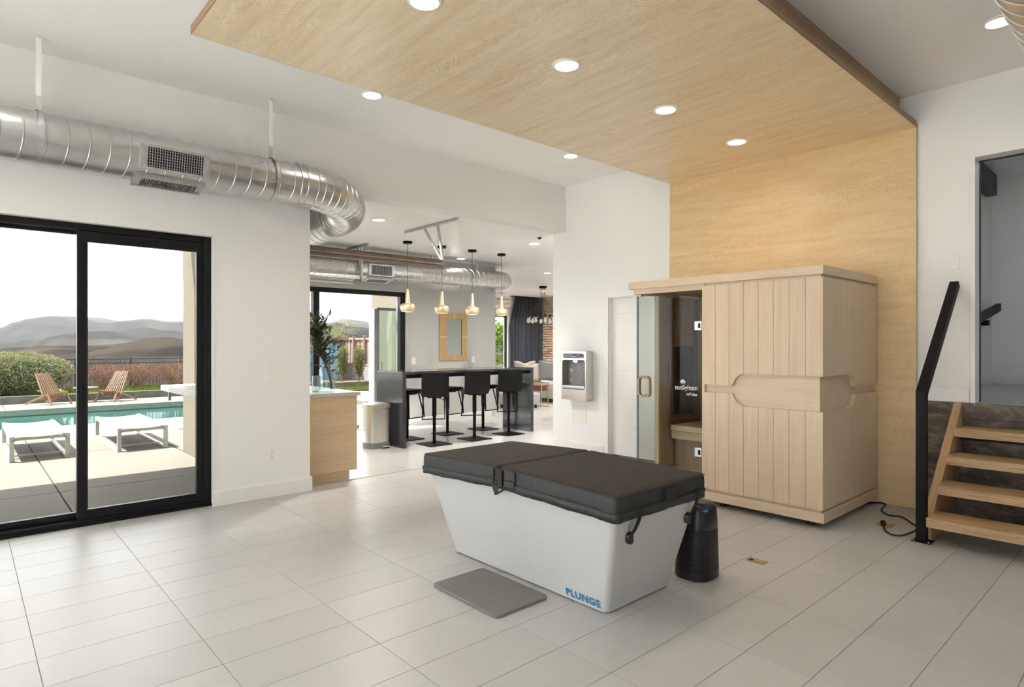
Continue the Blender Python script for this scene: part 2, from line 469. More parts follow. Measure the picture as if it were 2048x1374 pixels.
def thing(name, label, cat, loc=(0, 0, 0), group=None, rz=0.0, kind=None):
    o = bpy.data.objects.new(name, None); COL.objects.link(o)
    o.location = loc; o.rotation_euler = (0, 0, rz); o.empty_display_size = .1
    return tag(o, label, cat, group, kind)
def copy_tree(o, parent=None):
    c = o.copy(); COL.objects.link(c); c.parent = parent
    for ch in list(o.children):
        if ch is not c: copy_tree(ch, c)
    return c
def rrect(x0, x1, y0, y1, r, n=4):
    p = []
    for cx, cy, a0 in ((x1 - r, y1 - r, 0), (x0 + r, y1 - r, PI / 2), (x0 + r, y0 + r, PI), (x1 - r, y0 + r, 1.5 * PI)):
        for k in range(n + 1):
            a = a0 + PI / 2 * k / n
            p.append((cx + r * math.cos(a), cy + r * math.sin(a)))
    return p
def B(x0, x1, y0, y1, z0, z1): return MB().box(x0, x1, y0, y1, z0, z1)
def struct(name, mb, mat, label, bevel=0.0, smooth=False):
    return tag(mb.build(name, mat, None, smooth, bevel), label, None, None, 'structure')
def text_mesh(body, size, name, mat, parent, mw, offset=0.0, align='LEFT', ext=.0003, sx=1.0, width=None, space=1.0):
    c = bpy.data.curves.new(name, 'FONT'); c.body = body; c.size = size; c.offset = offset; c.align_x = align; c.extrude = ext; c.space_character = space
    to = bpy.data.objects.new(name + '_tmp', c); COL.objects.link(to)
    dg = bpy.context.evaluated_depsgraph_get()
    me = bpy.data.meshes.new_from_object(to.evaluated_get(dg))
    bpy.data.objects.remove(to, do_unlink=True)
    if width:
        xs_ = [v.co.x for v in me.vertices]; me.transform(Matrix.Translation((-min(xs_), 0, 0))); sx = width / (max(xs_) - min(xs_))
    if parent is not None: mw = Matrix.Translation(-root_off(parent)) @ mw
    me.transform(mw @ Matrix.Diagonal((sx, 1, 1, 1)))
    me.materials.clear(); me.materials.append(MATS[mat])
    o = bpy.data.objects.new(name, me); COL.objects.link(o); o.parent = parent
    return o
def basis(x, y, loc):
    x = Vector(x).normalized(); y = Vector(y).normalized(); z = x.cross(y)
    m_ = Matrix((x, y, z)).transposed().to_4x4(); m_.translation = Vector(loc); return m_
# ================================================================== STRUCTURE
WY, BX, CZ, KZ = 5.74, 6.17, 3.60, 2.975     # window wall, back wall, high ceiling, low ceiling
# ---- floor: grout bed, then tiles
floor = struct('floor', B(-3.5, 6.2, -2.6, 5.93, -.12, -.004), 'grout', 'pale porcelain tiled floor of the wellness room')
struct('floor_kitchen', B(2.36, 7.97, 5.931, 9.54, -.12, 0).box(7.97, 14.5, 5.931, 14.5, -.12, 0), 'floor_poured', 'seamless off white poured floor around the bar and lounge')
TX, TY = .612, .300
tmesh = MB().box(-TX / 2 + .0012, TX / 2 - .0012, -TY / 2 + .0012, TY / 2 - .0012, -.02, 0.0)
tile0 = tmesh.build('tile', 'floor_tile', floor, bevel=0.0)
tme = tile0.data
bm = bmesh.new(); bm.from_mesh(tme)
bmesh.ops.bevel(bm, geom=[e for e in bm.edges if all(v.co.z > -.001 for v in e.verts)], offset=.0012, segments=1, affect='EDGES')
bm.to_mesh(tme); bm.free()
bpy.data.objects.remove(tile0, do_unlink=True)
def seen(x, y, z=0.0):
    fx, fy = math.cos(FWD), math.sin(FWD)
    d = x * fx + y * fy
    if d < .3: return None
    r = x * fy - y * fx
    return 1024 + 1219 * r / d, 690 - 1219 * (z - 1.42) / d, d
cells = []
for i in range(-7, 24):
    for j in range(-15, 44):
        x = .862 + (i - .5) * TX; y = 1.674 + (j - .5) * TY
        if x - TX/2 < -3.5 or x > 6.1 or y < -2.4 or y > 5.9: continue
        cells.append((x, y))
def vis(c):
    for dx in (-.5, 0, .5):
        for dy in (-.5, 0, .5):
            s = seen(c[0] + dx * TX, c[1] + dy * TY)
            if s and -10 < s[0] < 2058 and s[1] < 1384: return s[2]
    return None
ranked = sorted([(vis(c), c) for c in cells if vis(c) is not None])
near = {c for d, c in ranked[:300]}
for c in near:
    o = bpy.data.objects.new('tile', tme); COL.objects.link(o); o.parent = floor; o.location = (c[0], c[1], 0)
rest = MB()
for c in cells:
    if c not in near:
        rest.box(c[0] - TX/2 + .0012, c[0] + TX/2 - .0012, c[1] - TY/2 + .0012, c[1] + TY/2 - .0012, -.02, 0)
ro = rest.build('tile_field', 'floor_tile', floor); ro['kind'] = 'stuff'

# ---- window wall (plane Y) with the sliding door opening, and header over the opening to the kitchen
DX0, DX1, DZ = -2.6, 1.64, 2.385
w = MB()
w.box(-3.5, DX0, WY, 5.95, 0, CZ + .1).box(DX0, DX1, WY, 5.95, DZ, CZ + .1).box(DX1, 2.52, WY, 5.95, 0, CZ + .1)
w.box(2.52, 6.35, WY, 5.95, KZ, CZ + .1)
struct('wall_left', w, 'wall_white', 'white wall with sliding glass door and header over the kitchen opening')
# ---- back wall (plane X): door opening behind the sauna, raised doorway at the stairs
w = MB()
w.box(BX, 6.35, 4.99, 5.98, 0, CZ + .1).box(BX, 6.35, 4.12, 4.99, 2.035, CZ + .1)
w.box(BX, 6.35, 1.18, 4.12, 0, CZ + .1)
w.box(BX, 6.35, .20, 1.18, 2.965, CZ + .1).box(BX, 6.35, .20, 1.18, 0, .925).box(BX, 6.35, -2.6, .20, 0, CZ + .1)
struct('wall_back', w, 'wall_white', 'white end wall behind the plywood panel and stairs')
struct('wall_right', B(-3.5, 6.35, -2.75, -2.6, 0, CZ + .1), 'wall_white', 'white wall on the side away from the windows')
struct('wall_rear', B(-3.65, -3.5, -2.75, -2.4, 0, CZ + .1).box(-3.65, -3.5, -2.4, 5.6, 2.3, CZ + .1).box(-3.65, -3.5, 5.6, 5.95, 0, CZ + .1), 'wall_white', 'white wall behind the viewpoint')
w9 = bpy.data.objects.new('window_fill', None); COL.objects.link(w9); w9['label'] = 'glazed window wall added behind the viewpoint to let more daylight in'; w9['kind'] = 'structure'  # unseen glazing, added to bring more daylight into the room
for y_ in (-2.4, -.4, 1.6, 3.6, 5.55): MB().box(-3.62, -3.55, y_, y_ + .05, 0, 2.3).build('mullion', 'black_frame', w9)
for z_ in (0, 1.1, 2.25): MB().box(-3.62, -3.55, -2.4, 5.6, z_, z_ + .05).build('transom', 'black_frame', w9)
MB().box(-3.59, -3.583, -2.4, 5.6, 0, 2.3).build('pane', 'pane_glass', w9)
struct('floor_bounce_terrace', B(-24, -3.65, -12, 5.9, -.3, -.05), 'terrace_bounce', 'pale terrace added behind the viewpoint to bounce sunlight indoors')  # unseen, added so sunlit ground throws light up to the ceiling
struct('ceiling', B(-3.65, 6.35, -2.75, 5.95, CZ, CZ + .2), 'ceiling_white', 'high white ceiling of the wellness room')
struct('ceiling_kitchen', B(2.35, 7.97, 5.95, 9.55, KZ, KZ + .15).box(7.97, 14.7, 5.95, 14.62, KZ, KZ + .15), 'ceiling_satin', 'lower glossy white ceiling over the bar and lounge')
# ---- kitchen west wall with pass-through, north wall with wide glazed opening, lounge walls
w = MB()
w.box(2.35, 2.52, 5.95, 9.53, 0, .86).box(2.35, 2.52, 5.95, 9.53, 2.36, KZ + .1).box(2.35, 2.52, 5.95, 6.12, .86, 2.36).box(2.35, 2.52, 8.95, 9.53, .86, 2.36)
struct('wall_kitchen_west', w, 'wall_white', 'kitchen wall with the wide pass-through window')
struct('wall_kitchen_west_outside', B(2.32, 2.352, 5.95, 9.53, 2.36, 3.75).box(2.32, 2.352, 8.95, 9.53, -.12, 2.36).box(2.32, 2.352, 5.95, 8.95, -.12, .86), 'stucco_cream', 'cream stucco outer face of the kitchen corner')
w = MB()
w.box(5.80, 7.78, 9.23, 9.53, 0, KZ + .1).box(2.52, 5.80, 9.23, 9.53, 2.345, KZ + .1)
struct('wall_kitchen_north', w, 'wall_grey', 'light grey wall carrying the rattan mirror')
struct('wall_kitchen_north_outside', B(2.32, 7.82, 9.53, 9.56, 2.345, 3.75).box(5.80, 7.95, 9.53, 9.56, -.12, 2.345), 'stucco_cream', 'cream stucco outer face above the glazed opening')
struct('wall_lounge_west', B(7.98, 8.05, 9.53, 14.4, 0, KZ + .1).box(7.78, 7.98, 9.35, 9.60, 0, KZ + .1), 'wall_grey', 'lounge wall turning the corner past the mirror')
struct('wall_lounge_west_outside', B(7.95, 7.985, 9.53, 14.30, -.12, 4.1), 'stucco_cream', 'cream stucco wall of the lounge seen through the glazed opening')
w = MB()
w.box(7.985, 11.3, 14.4, 14.5, 0, KZ + .1).box(11.3, 12.80, 14.4, 14.6, 2.36, KZ + .1).box(11.3, 12.80, 14.4, 14.6, 0, .45).box(12.80, 14.4, 14.4, 14.6, 0, KZ + .1)
struct('wall_lounge_north', w, 'wall_white', 'far lounge wall with the tall window beside the curtain')
struct('wall_lounge_south', B(6.35, 14.4, 5.83, 5.98, 0, KZ + .1), 'wall_white', 'lounge wall running behind the water dispenser wall')
# ---- brick end wall of the lounge
bw = struct('wall_lounge_east', B(14.30, 14.55, 5.9, 14.6, 0, KZ + .1), 'mortar', 'reclaimed brick end wall of the lounge')
bme = None
bricks_rest = MB()
for k in range(37):
    z = .02 + k * .080
    y = 14.40 - (.11 if k % 2 else 0)
    while y > 9.0:
        y1 = y; y0 = y - .195
        if y0 > 13.55 and z > .35:
            if bme is None:
                q = MB().box(-.035, .035, -.0975, .0975, -.029, .029).build('brick', 'brick', bw)
                bme = q.data; bpy.data.objects.remove(q, do_unlink=True)
            o = bpy.data.objects.new('brick', bme); COL.objects.link(o); o.parent = bw
            o.location = (14.285 + random.uniform(-.006, .006), (y0 + min(y1, 14.395)) / 2, z + .031)
            o.rotation_euler = (0, 0, random.uniform(-.02, .02))
        else:
            bricks_rest.box(14.25 + random.uniform(-.004, .004), 14.31, y0, y1, z, z + .058)
        y -= .216
r_ = bricks_rest.build('brick_courses', 'brick', bw); r_['kind'] = 'stuff'

# ---- baseboards
def baseb(name, p, axis, fixed, sgn, z0, h, label, t=.016):
    prof = [(0, z0), (t, z0), (t, z0 + h - .02), (t * .75, z0 + h - .006), (t * .35, z0 + h), (0, z0 + h)]
    mb = MB()
    if axis == 'x': mb.loft([[(x, fixed + sgn * a, b_) for a, b_ in prof] for x in p])
    else: mb.loft([[(fixed + sgn * a, y, b_) for a, b_ in prof] for y in p])
    return struct(name, mb, 'trim_white', label)
baseb('baseboard_left', (1.63, 2.536), 'x', WY, -1, 0, .140, 'white baseboard under the wall switches')
baseb('baseboard_left_end', (5.725, 5.96), 'y', 2.52, 1, 0, .140, 'white baseboard return at the wall end by the cabinet')
baseb('baseboard_back', (5.065, 5.99), 'y', BX, -1, 0, .12, 'white baseboard under the water dispenser')
baseb('baseboard_stairs', (1.208, 1.573), 'y', BX, -1, .945, .125, 'white baseboard above the concrete beside the doorway')
baseb('baseboard_kitchen', (5.83, 7.78), 'x', 9.23, -1, 0, .13, 'white baseboard under the grey mirror wall')

# ---- concrete plinth below the raised doorway
cp = struct('wall_concrete', B(6.142, 6.172, -2.6, 1.494, 0, .944), 'concrete_dark', 'dark board-marked concrete foundation wall behind the stairs')
for k_, (za, zb, dx_) in enumerate(((0, .215, 0), (.217, .43, .003), (.432, .635, .0015), (.637, .812, .004), (.814, .945, 0))):
    MB().box(6.13 + dx_, 6.15, -2.6, 1.495, za, zb).build('pour_band', 'concrete_dark', cp, bevel=.003)

# ---- sliding glass door in the window wall
d1 = thing('door_1', 'black framed sliding glass door to the pool terrace', None, ((DX0 + DX1) / 2, 5.86, 0), kind='structure')
def fr(mb, x0, x1, y0, y1, z0, z1, w_, wt=None, wb=None):
    wt = wt or w_; wb = wb or w_
    mb.box(x0, x0 + w_, y0, y1, z0, z1).box(x1 - w_, x1, y0, y1, z0, z1).box(x0 + w_, x1 - w_, y0, y1, z1 - wt, z1).box(x0 + w_, x1 - w_, y0, y1, z0, z0 + wb)
    return mb
fr(MB(), DX0, DX1 - .002, 5.80, 5.94, .0, DZ - .012, .055, .052, .045).build('frame', 'black_frame', d1, bevel=.003)
MB().box(DX0, DX1, 5.782, 5.80, .0, .02).build('threshold', 'black_frame', d1)
fr(MB(), .665, 1.585, 5.815, 5.86, .045, DZ - .065, .062, .085, .075).build('sliding_panel', 'black_frame', d1, bevel=.004)
MB().box(.725, 1.525, 5.833, 5.841, .118, DZ - .148).build('pane', 'pane_glass', d1)
fr(MB(), -1.10, .745, 5.885, 5.93, .045, DZ - .06, .075, .03, .05).build('fixed_panel', 'black_frame', d1, bevel=.004)
MB().box(-1.03, .672, 5.903, 5.911, .093, DZ - .088).build('pane', 'pane_glass', d1)
fr(MB(), -2.55, -1.03, 5.815, 5.86, .045, DZ - .065, .075, .085, .075).build('sliding_panel', 'black_frame', d1, bevel=.004)
MB().box(-2.48, -1.10, 5.833, 5.841, .118, DZ - .148).build('pane', 'pane_glass', d1)
MB().box(.690, .702, 5.795, 5.815, .92, 1.12).build('handle', 'black_metal', d1, bevel=.003)
# white reveal trim around the opening
struct('trim_1', MB().box(DX1 - .001, DX1 + .012, WY - .004, 5.80, 0, DZ + .012).box(DX0, DX1, WY - .004, 5.80, DZ - .012, DZ + .002), 'trim_white', 'white painted reveal around the sliding glass door')

# ---- white flush door behind the sauna glass
d2 = thing('door_2', 'white door with thin horizontal grooves behind the sauna glass', None, (6.2, 4.55, 0), kind='structure')
zs = [0.012, .38, .74, 1.10, 1.46, 1.82, 2.02]
for i in range(6):
    MB().box(6.235, 6.275, 4.135, 4.975, zs[i] + .0008, zs[i + 1] - .0008).build('panel', 'trim_white', d2, bevel=.0015)
MB().box(6.245, 6.268, 4.135, 4.975, .012, 2.02).build('core', 'trim_white', d2)
MB().box(6.172, 6.35, 4.972, 4.995, 0, 2.035).box(6.172, 6.35, 4.118, 4.138, 0, 2.035).box(6.172, 6.35, 4.138, 4.972, 2.02, 2.038).build('jamb', 'trim_white', d2)
MB().box(6.152, 6.17, 4.985, 5.055, 0, 2.10).box(6.152, 6.17, 4.06, 4.128, 0, 2.10).box(6.152, 6.17, 4.128, 4.985, 2.03, 2.10).build('casing', 'trim_white', d2, bevel=.003)
MB().tube([(6.235, 4.19, 1.0), (6.18, 4.19, 1.0), (6.18, 4.30, 1.0)], .009, 8).build('handle', 'silver', d2, True)
struct('wall_door_backing', B(6.36, 6.40, 4.0, 5.1, 0, 2.2), 'wall_white', 'closing wall behind the white grooved door')

# ---- raised hall behind the doorway
struct('floor_hall', B(6.14, 9.5, -1.2, 1.75, .90, .945), 'hall_floor', 'grey floor of the raised hall at the top of the stairs')
struct('wall_hall_left', B(6.35, 9.6, 1.62, 1.75, .9, 3.55), 'wall_white', 'hall side wall carrying the black handrail')
struct('wall_hall_end', B(9.45, 9.6, -1.3, 1.75, .9, 3.55), 'wall_white', 'hall end wall seen through the doorway')
struct('wall_hall_right', B(6.35, 9.6, -1.35, -1.2, .9, 3.55), 'wall_white', 'hall wall out of sight beside the doorway')
struct('ceiling_hall', B(6.35, 9.6, -1.35, 1.75, 3.45, 3.55), 'ceiling_white', 'white ceiling of the raised hall')
baseb('baseboard_hall_end', (-1.2, 1.62), 'y', 9.45, -1, .945, .13, 'white baseboard on the hall end wall')
baseb('baseboard_hall_left', (6.36, 9.45), 'x', 1.62, -1, .945, .13, 'white baseboard on the hall side wall')
struct('trim_2', MB().box(6.150, 6.17, 1.166, 1.200, .945, 2.995).box(6.150, 6.17, .17, .21, .945, 2.995).box(6.150, 6.17, .21, 1.166, 2.955, 2.995).box(6.17, 6.36, 1.166, 1.182, .945, 2.97).box(6.17, 6.36, .198, .212, .945, 2.97).box(6.17, 6.36, .212, 1.166, 2.955, 2.967), 'trim_white', 'white casing around the raised doorway', bevel=.002)
struct('trim_3', B(6.30, 6.34, 1.162, 1.167, .945, 2.955).box(6.30, 6.34, .21, 1.162, 2.950, 2.955), 'black_frame', 'thin black seal inside the raised doorway frame')
o = tag(B(6.5, 9.05, 1.505, 1.615, 3.18, 3.42).build('ceiling_beam', 'black_frame', bevel=.006), 'dark beam under the hall ceiling beyond the doorway', 'beam')
hr = thing('wall_handrail', 'short black channel handrail on the hall wall beyond the doorway', 'handrail', (8.7, 1.52, 1.0))
def channel(mb, a, b_, w_, d_, t_, up):
    # U channel: web w_, flanges d_, from a to b_, open towards -up
    a = Vector(a); b_ = Vector(b_); t = (b_ - a).normalized(); u = Vector(up); s_ = t.cross(u).normalized(); u = s_.cross(t).normalized()
    q = [(-w_/2, 0), (w_/2, 0), (w_/2, -d_), (w_/2 - t_, -d_), (w_/2 - t_, -t_), (-w_/2 + t_, -t_), (-w_/2 + t_, -d_), (-w_/2, -d_)]
    return mb.loft([[a + s_ * x + u * y for x, y in q], [b_ + s_ * x + u * y for x, y in q]])
channel(MB(), (7.55, 1.50, 1.60), (9.25, 1.50, 1.875), .09, .045, .006, (0, -1, 0)).build('rail', 'black_metal', hr)
MB().box(8.55, 8.63, 1.50, 1.62, 1.64, 1.70).box(8.55, 8.63, 1.608, 1.62, 1.58, 1.72).build('bracket', 'black_metal', hr)
hl_d = bpy.data.lights.new('hall_fill', 'AREA'); hl_d.shape = 'DISK'; hl_d.size = .5; hl_d.energy = 5; hl_d.color = (.86, .94, 1.0)  # added unseen source, stands in for cool daylight in the hall
hall = thing('added_hall_lamp', 'unseen round lamp added to light the raised hall', 'lamp', (7.6, .2, 3.45))
MB().lathe([(.26, 0), (.26, -.04), (.22, -.05)], (7.6, .2, 3.45), 24).build('lamp_body', 'trim_white', hall)
hl = bpy.data.objects.new('hall_fill_light', hl_d); COL.objects.link(hl); hl.parent = hall; hl.location = (0, 0, -.07)

# ================================================================== PLYWOOD CANOPY
SZ = 3.305
pc = thing('plywood_canopy', 'birch plywood ceiling canopy folding down the end wall behind the sauna', 'canopy', (3.6, 2.8, SZ))
xs = [1.03, 2.04, 3.26, 4.48, 5.70, 6.13]
for a, b_ in zip(xs, xs[1:]):
    MB().box(a + .0004, b_ - .0004, 1.575, 4.05, SZ, SZ + .018).build('ceiling_sheet', 'birch_ceiling', pc, loc=None)
MB().box(1.03, 6.13, 1.573, 1.576, SZ, SZ + .05).box(1.03, 6.13, 4.0495, 4.053, SZ, SZ + .03).box(1.027, 1.031, 1.575, 4.05, SZ, SZ + .05).build('edge_band', 'birch_edge', pc)
MB().box(1.032, 6.13, 1.577, 4.049, SZ + .018, SZ + .048).build('carrier_sheet', 'birch_edge', pc)
MB().box(1.12, 6.13, 1.70, 3.95, SZ + .048, CZ).build('support_box', 'birch_edge', pc)
zsh = [0.0, 1.225, 2.445, SZ]
for a, b_ in zip(zsh, zsh[1:]):
    MB().box(6.130, 6.150, 1.575, 4.05, a + .0004, b_ - .0004).build('wall_sheet', 'birch_wall', pc)
MB().box(6.150, 6.17, 1.577, 4.048, 0, SZ + .03).build('wall_core', 'birch_edge', pc)

# ================================================================== RECESSED LIGHTS
def downlight(x, y, z, label, group, power, size=.075):
    t_ = thing('recessed_light', label, 'light', (x, y, z), group)
    MB().lathe([(size, 0), (size + .022, 0), (size + .020, -.006), (size + .004, -.010), (size, -.004)], (x, y, z), 28, cap=False).build('trim_ring', 'trim_white', t_, True)
    MB().disc((x, y, z - .003), size, 28).build('lens', 'lamp_lens', t_)
    ld = bpy.data.lights.new('recessed_lamp', 'AREA'); ld.shape = 'DISK'; ld.size = size * 1.9; ld.energy = power * LAMP; ld.color = (1.0, .95, .88); ld.spread = math.radians(150)
    lo = bpy.data.objects.new('recessed_lamp', ld); COL.objects.link(lo); lo.parent = t_; lo.location = (0, 0, -.012)
    return t_
gl = 'recessed lights in the plywood canopy'
for k, (x, w_) in enumerate(((1.88, 'first'), (3.02, 'second'), (4.18, 'third'), (5.33, 'last'))):
    downlight(x, 2.80, SZ, ('%s recessed light along the plywood canopy counting towards the sauna' % w_), gl, 9.5)
gl = 'recessed lights in the high white ceiling'
downlight(2.65, 4.76, CZ, 'recessed light in the white ceiling above the duct bend', gl, 4.5)
downlight(5.20, 4.76, CZ, 'recessed light in the white ceiling near the far corner', gl, 5)
downlight(5.19, .85, CZ, 'recessed light in the white ceiling over the stairs', gl, 5)
for x, y in ((.1, 4.76), (2.65, .85), (.1, .85), (-2.2, 4.76), (-2.2, .85), (-2.2, 2.8), (0.2, 2.8)):  # out-of-view fittings added to light the room
    downlight(x, y, CZ, 'unseen recessed light added to the white ceiling to brighten the room', 'unseen recessed lights added for brightness', 6)
gl = 'recessed lights over the bar'; LAMP *= 13.0
downlight(3.829, 6.716, KZ, 'recessed light in the low ceiling beside the duct bend', gl, 10)
downlight(6.656, 8.752, KZ, 'recessed light in the low ceiling beside the round ceiling speaker', gl, .8)
downlight(6.503, 6.709, KZ, 'recessed light in the low ceiling beside the dome camera', gl, 10)
downlight(9.384, 9.263, KZ, 'recessed light in the low ceiling towards the lounge', gl, 10)
downlight(12.4, 12.4, KZ, 'recessed light added deep in the lounge ceiling for brightness', gl, 26)  # this light and the next are added to brighten the lounge
downlight(12.4, 8.4, KZ, 'unseen recessed light added at the side of the lounge for brightness', gl, 10)
LAMP /= 13.0
# ================================================================== SPIRAL DUCTS
def duct_pipe(path, r, pitch=.115, n=36, flat_from=None, seams=True, helical=True):
    """path: list of points; a round pipe with standing spiral seams."""
    pts = [Vector(p) for p in path]
    L = [0]
    for a, b_ in zip(pts, pts[1:]): L.append(L[-1] + (b_ - a).length)
    tot = L[-1]
    def at(s):
        s = max(0, min(tot, s))
        for i in range(len(pts) - 1):
            if s <= L[i + 1] or i == len(pts) - 2:
                f_ = (s - L[i]) / max(1e-9, L[i + 1] - L[i])
                return pts[i].lerp(pts[i + 1], f_), i
    def tan(s):
        a = at(s - .02)[0]; b_ = at(s + .02)[0]
        return (b_ - a).normalized()
    ss = []
    s = 0.0
    while s < tot:
        for d, e in ((-.005, 0), (0, 0), (.003, .0045), (.008, .0045), (.011, 0), (.016, 0)):
            ss.append((s + d, e))
        s += pitch
    ss.append((tot, 0))
    rings = []
    for s, e in ss:
        ring = []
        for k in range(n):
            a = 2 * PI * k / n
            sk = s + (pitch * .35 * math.sin(a) if helical else 0)
            sk = max(0, min(tot, sk))
            p = at(sk)[0]; t = tan(sk)
            u = Vector((0, 0, 1)); u = (u - t * u.dot(t)).normalized(); w = t.cross(u)
            ring.append(p + (u * math.cos(a) + w * math.sin(a)) * (r + e))
        rings.append(ring)
    return MB().loft(rings, True)
def arc(cx, cy, R, a0, a1, n, z0, z1):
    return [(cx + R * math.cos(a0 + (a1 - a0) * k / n), cy + R * math.sin(a0 + (a1 - a0) * k / n), z0 + (z1 - z0) * k / n) for k in range(n + 1)]
def register(parent, x0, x1, y, z, r, ang, vanes=22):
    """louvred register sitting on a pipe along X; ang: direction of its face in the YZ plane (radians from -Y towards -Z)"""
    nrm = Vector((0, -math.cos(ang), -math.sin(ang))); up = Vector((0, -math.sin(ang), math.cos(ang)))
    c = Vector((0, y, z)) + nrm * (r + .012)
    H_ = .092
    def P(x, u, d): return Vector((x, 0, 0)) + c + up * u + nrm * d
    f_ = thing_part = MB()
    def pl(mb, xa, xb, ua, ub, da, db):
        mb.hexa([P(xa, ua, da), P(xb, ua, da), P(xb, ub, da), P(xa, ub, da), P(xa, ua, db), P(xb, ua, db), P(xb, ub, db), P(xa, ub, db)])
    pl(f_, x0, x1, H_ - .018, H_, -.03, .012); pl(f_, x0, x1, -H_, -H_ + .018, -.03, .012)
    pl(f_, x0, x0 + .05, -H_ + .018, H_ - .018, -.03, .004); pl(f_, x1 - .05, x1, -H_ + .018, H_ - .018, -.03, .004)
    reg = f_.build('register', 'galv_bracket', parent)
    bk = MB(); pl(bk, x0 + .02, x1 - .02, -H_ + .01, H_ - .01, -.05, -.0068); bk.build('duct_shade', 'dark_void', reg)  # near-black sheet over the pipe paints the shade inside the duct
    for k in range(vanes):
        x = x0 + .055 + (x1 - x0 - .11) * (k + .5) / vanes
        v_ = MB(); pl(v_, x - .0020, x + .0020, -H_ + .018, H_ - .018, -.0055, .003); v_.build('vane', 'galv_bracket', reg)
    hb = MB()
    for k in range(7):
        u = -H_ + .03 + k * (2 * H_ - .06) / 6
        pl(hb, x0 + .05, x1 - .05, u - .0012, u + .0012, -.0068, -.0058)
    hb.build('rear_blade', 'galv_bracket', reg)
    return reg
DY, DZC, DR = 5.45, 2.885, .185
dt = thing('spiral_duct', 'galvanised spiral duct along the window wall bending into the kitchen', 'duct', (1.0, DY, DZC))
duct_pipe([(-3.49, DY, DZC), (2.30, DY, DZC - .005), (2.42, DY, DZC - .012)], DR, .125).build('pipe', 'galvanised', dt, True)
el = [(2.40, DY, DZC - .010)] + arc(2.45, DY + .49, .49, -PI / 2, 0, 14, DZC - .015, 2.765) + [(2.94, 6.0, 2.76)]
duct_pipe(el, DR + .004, .058, helical=False).build('elbow', 'galvanised', dt, True)
duct_pipe([(2.94, 5.98, 2.762), (2.94, 8.6, 2.66)], DR, .125).build('pipe', 'galvanised', dt, True)
for x in (.02, .10, 2.24, 2.30):
    MB().loft([[(x + dx, DY + (DR + e) * math.cos(2*PI*k/36), DZC + (DR + e) * math.sin(2*PI*k/36)) for k in range(36)] for dx, e in ((0, .001), (.004, .009), (.010, .009), (.014, .001))], False).build('joint_collar', 'galvanised', dt, True)
register(dt, .99, 1.475, DY, DZC, DR, math.radians(12))
register(dt, .97, 1.46, DY, DZC, DR, math.radians(80))
for x in (.40, 2.03):
    st = MB().box(x - .016, x + .016, DY - .012, DY - .009, DZC + DR + .10, CZ - .001).build('hanger_strap', 'trim_white', dt)
    MB().box(x - .017, x + .017, DY - .016, DY - .008, DZC + DR + .01, DZC + DR + .11).build('strap_clip', 'galv_bracket', st)
    MB().box(x - .013, x + .013, DY - .016, DY + .0, CZ - .006, CZ).build('ceiling_plate', 'galv_bracket', st)
    MB().loft([[(x + dx, DY + (DR + .009) * math.cos(2*PI*k/36), DZC + (DR + .009) * math.sin(2*PI*k/36)) for k in range(36)] for dx in (-.016, .016)], False).build('strap_loop', 'galv_bracket', st, True)
dr = thing('spiral_duct', 'galvanised spiral duct over the stairs at the upper edge of the picture', 'duct', (3.0, .35, DZC))
duct_pipe([(-3.49, .35, DZC), (5.1, .35, DZC)], DR, .125).build('pipe', 'galvanised', dr, True)
for x in (1.0, 4.6):
    MB().box(x - .016, x + .016, .338, .341, DZC + DR, CZ - .001).build('hanger_strap', 'galv_bracket', dr)

# ================================================================== SAUNA
sx0, sx1, sy0, sy1 = 4.88, 6.075, 1.868, 3.625
sn = thing('sauna_cabin', 'pale wooden sauna cabin with glass door standing against the plywood wall', 'sauna', (5.47, 2.75, 0))
def gU(t):   # lower edge of upper cladding; t = distance into the widened recess, 0..1
    return 1.072 + .106 * math.sqrt(max(0, 1 - (1 - min(1, max(0, t))) ** 2))
def gL(t):
    return 1.004 - .100 * math.sqrt(max(0, 1 - (1 - min(1, max(0, t))) ** 2))
ys = [2.868, 2.763, 2.633, 2.505, 2.376, 2.25, 2.122, 1.996, 1.868]
def plank(name, a, b_, g, outer, fixed, axis, dep, zfar):
    # a..b_ along the face; polygon with curved edge g and straight edge zfar; extruded from fixed to fixed+dep
    pts = [a + (b_ - a) * k / 10 for k in range(11)]
    poly = [(y, outer(y)) for y in pts] + [(b_, zfar), (a, zfar)]
    mb = MB()
    if axis == 'x': mb.loft([[(fixed, y, z) for y, z in poly], [(fixed + dep, y, z) for y, z in poly]])
    else: mb.loft([[(y, fixed, z) for y, z in poly], [(y, fixed + dep, z) for y, z in poly]])
    return mb.build(name, 'sauna_wood', sn)
for a, b_ in zip(ys, ys[1:]):
    last = b_ < 1.9
    bb = b_ if last else b_ + .003
    plank('plank', a, bb, None, lambda y: gU((2.598 - y) / .11), sx0, 'x', .034, 1.944)
    plank('plank', a, bb, None, lambda y: gL((2.598 - y) / .12), sx0, 'x', .034, .153)
xsd = [4.914, 5.10, 5.29, 5.48, 5.67, 5.86, sx1]
for a, b_ in zip(xsd, xsd[1:]):
    plank('plank', a + .0004, b_ - .0004, None, lambda x: gU((5.555 - x) / .16), sy0, 'y', .034, 1.944)
    plank('plank', a + .0004, b_ - .0004, None, lambda x: gL((5.575 - x) / .16), sy0, 'y', .034, .153)
MB().box(sx0 + .034, sx1, sy0 + .034, 2.868, .14, 1.96).build('inner_case', 'sauna_wood_flat', sn)
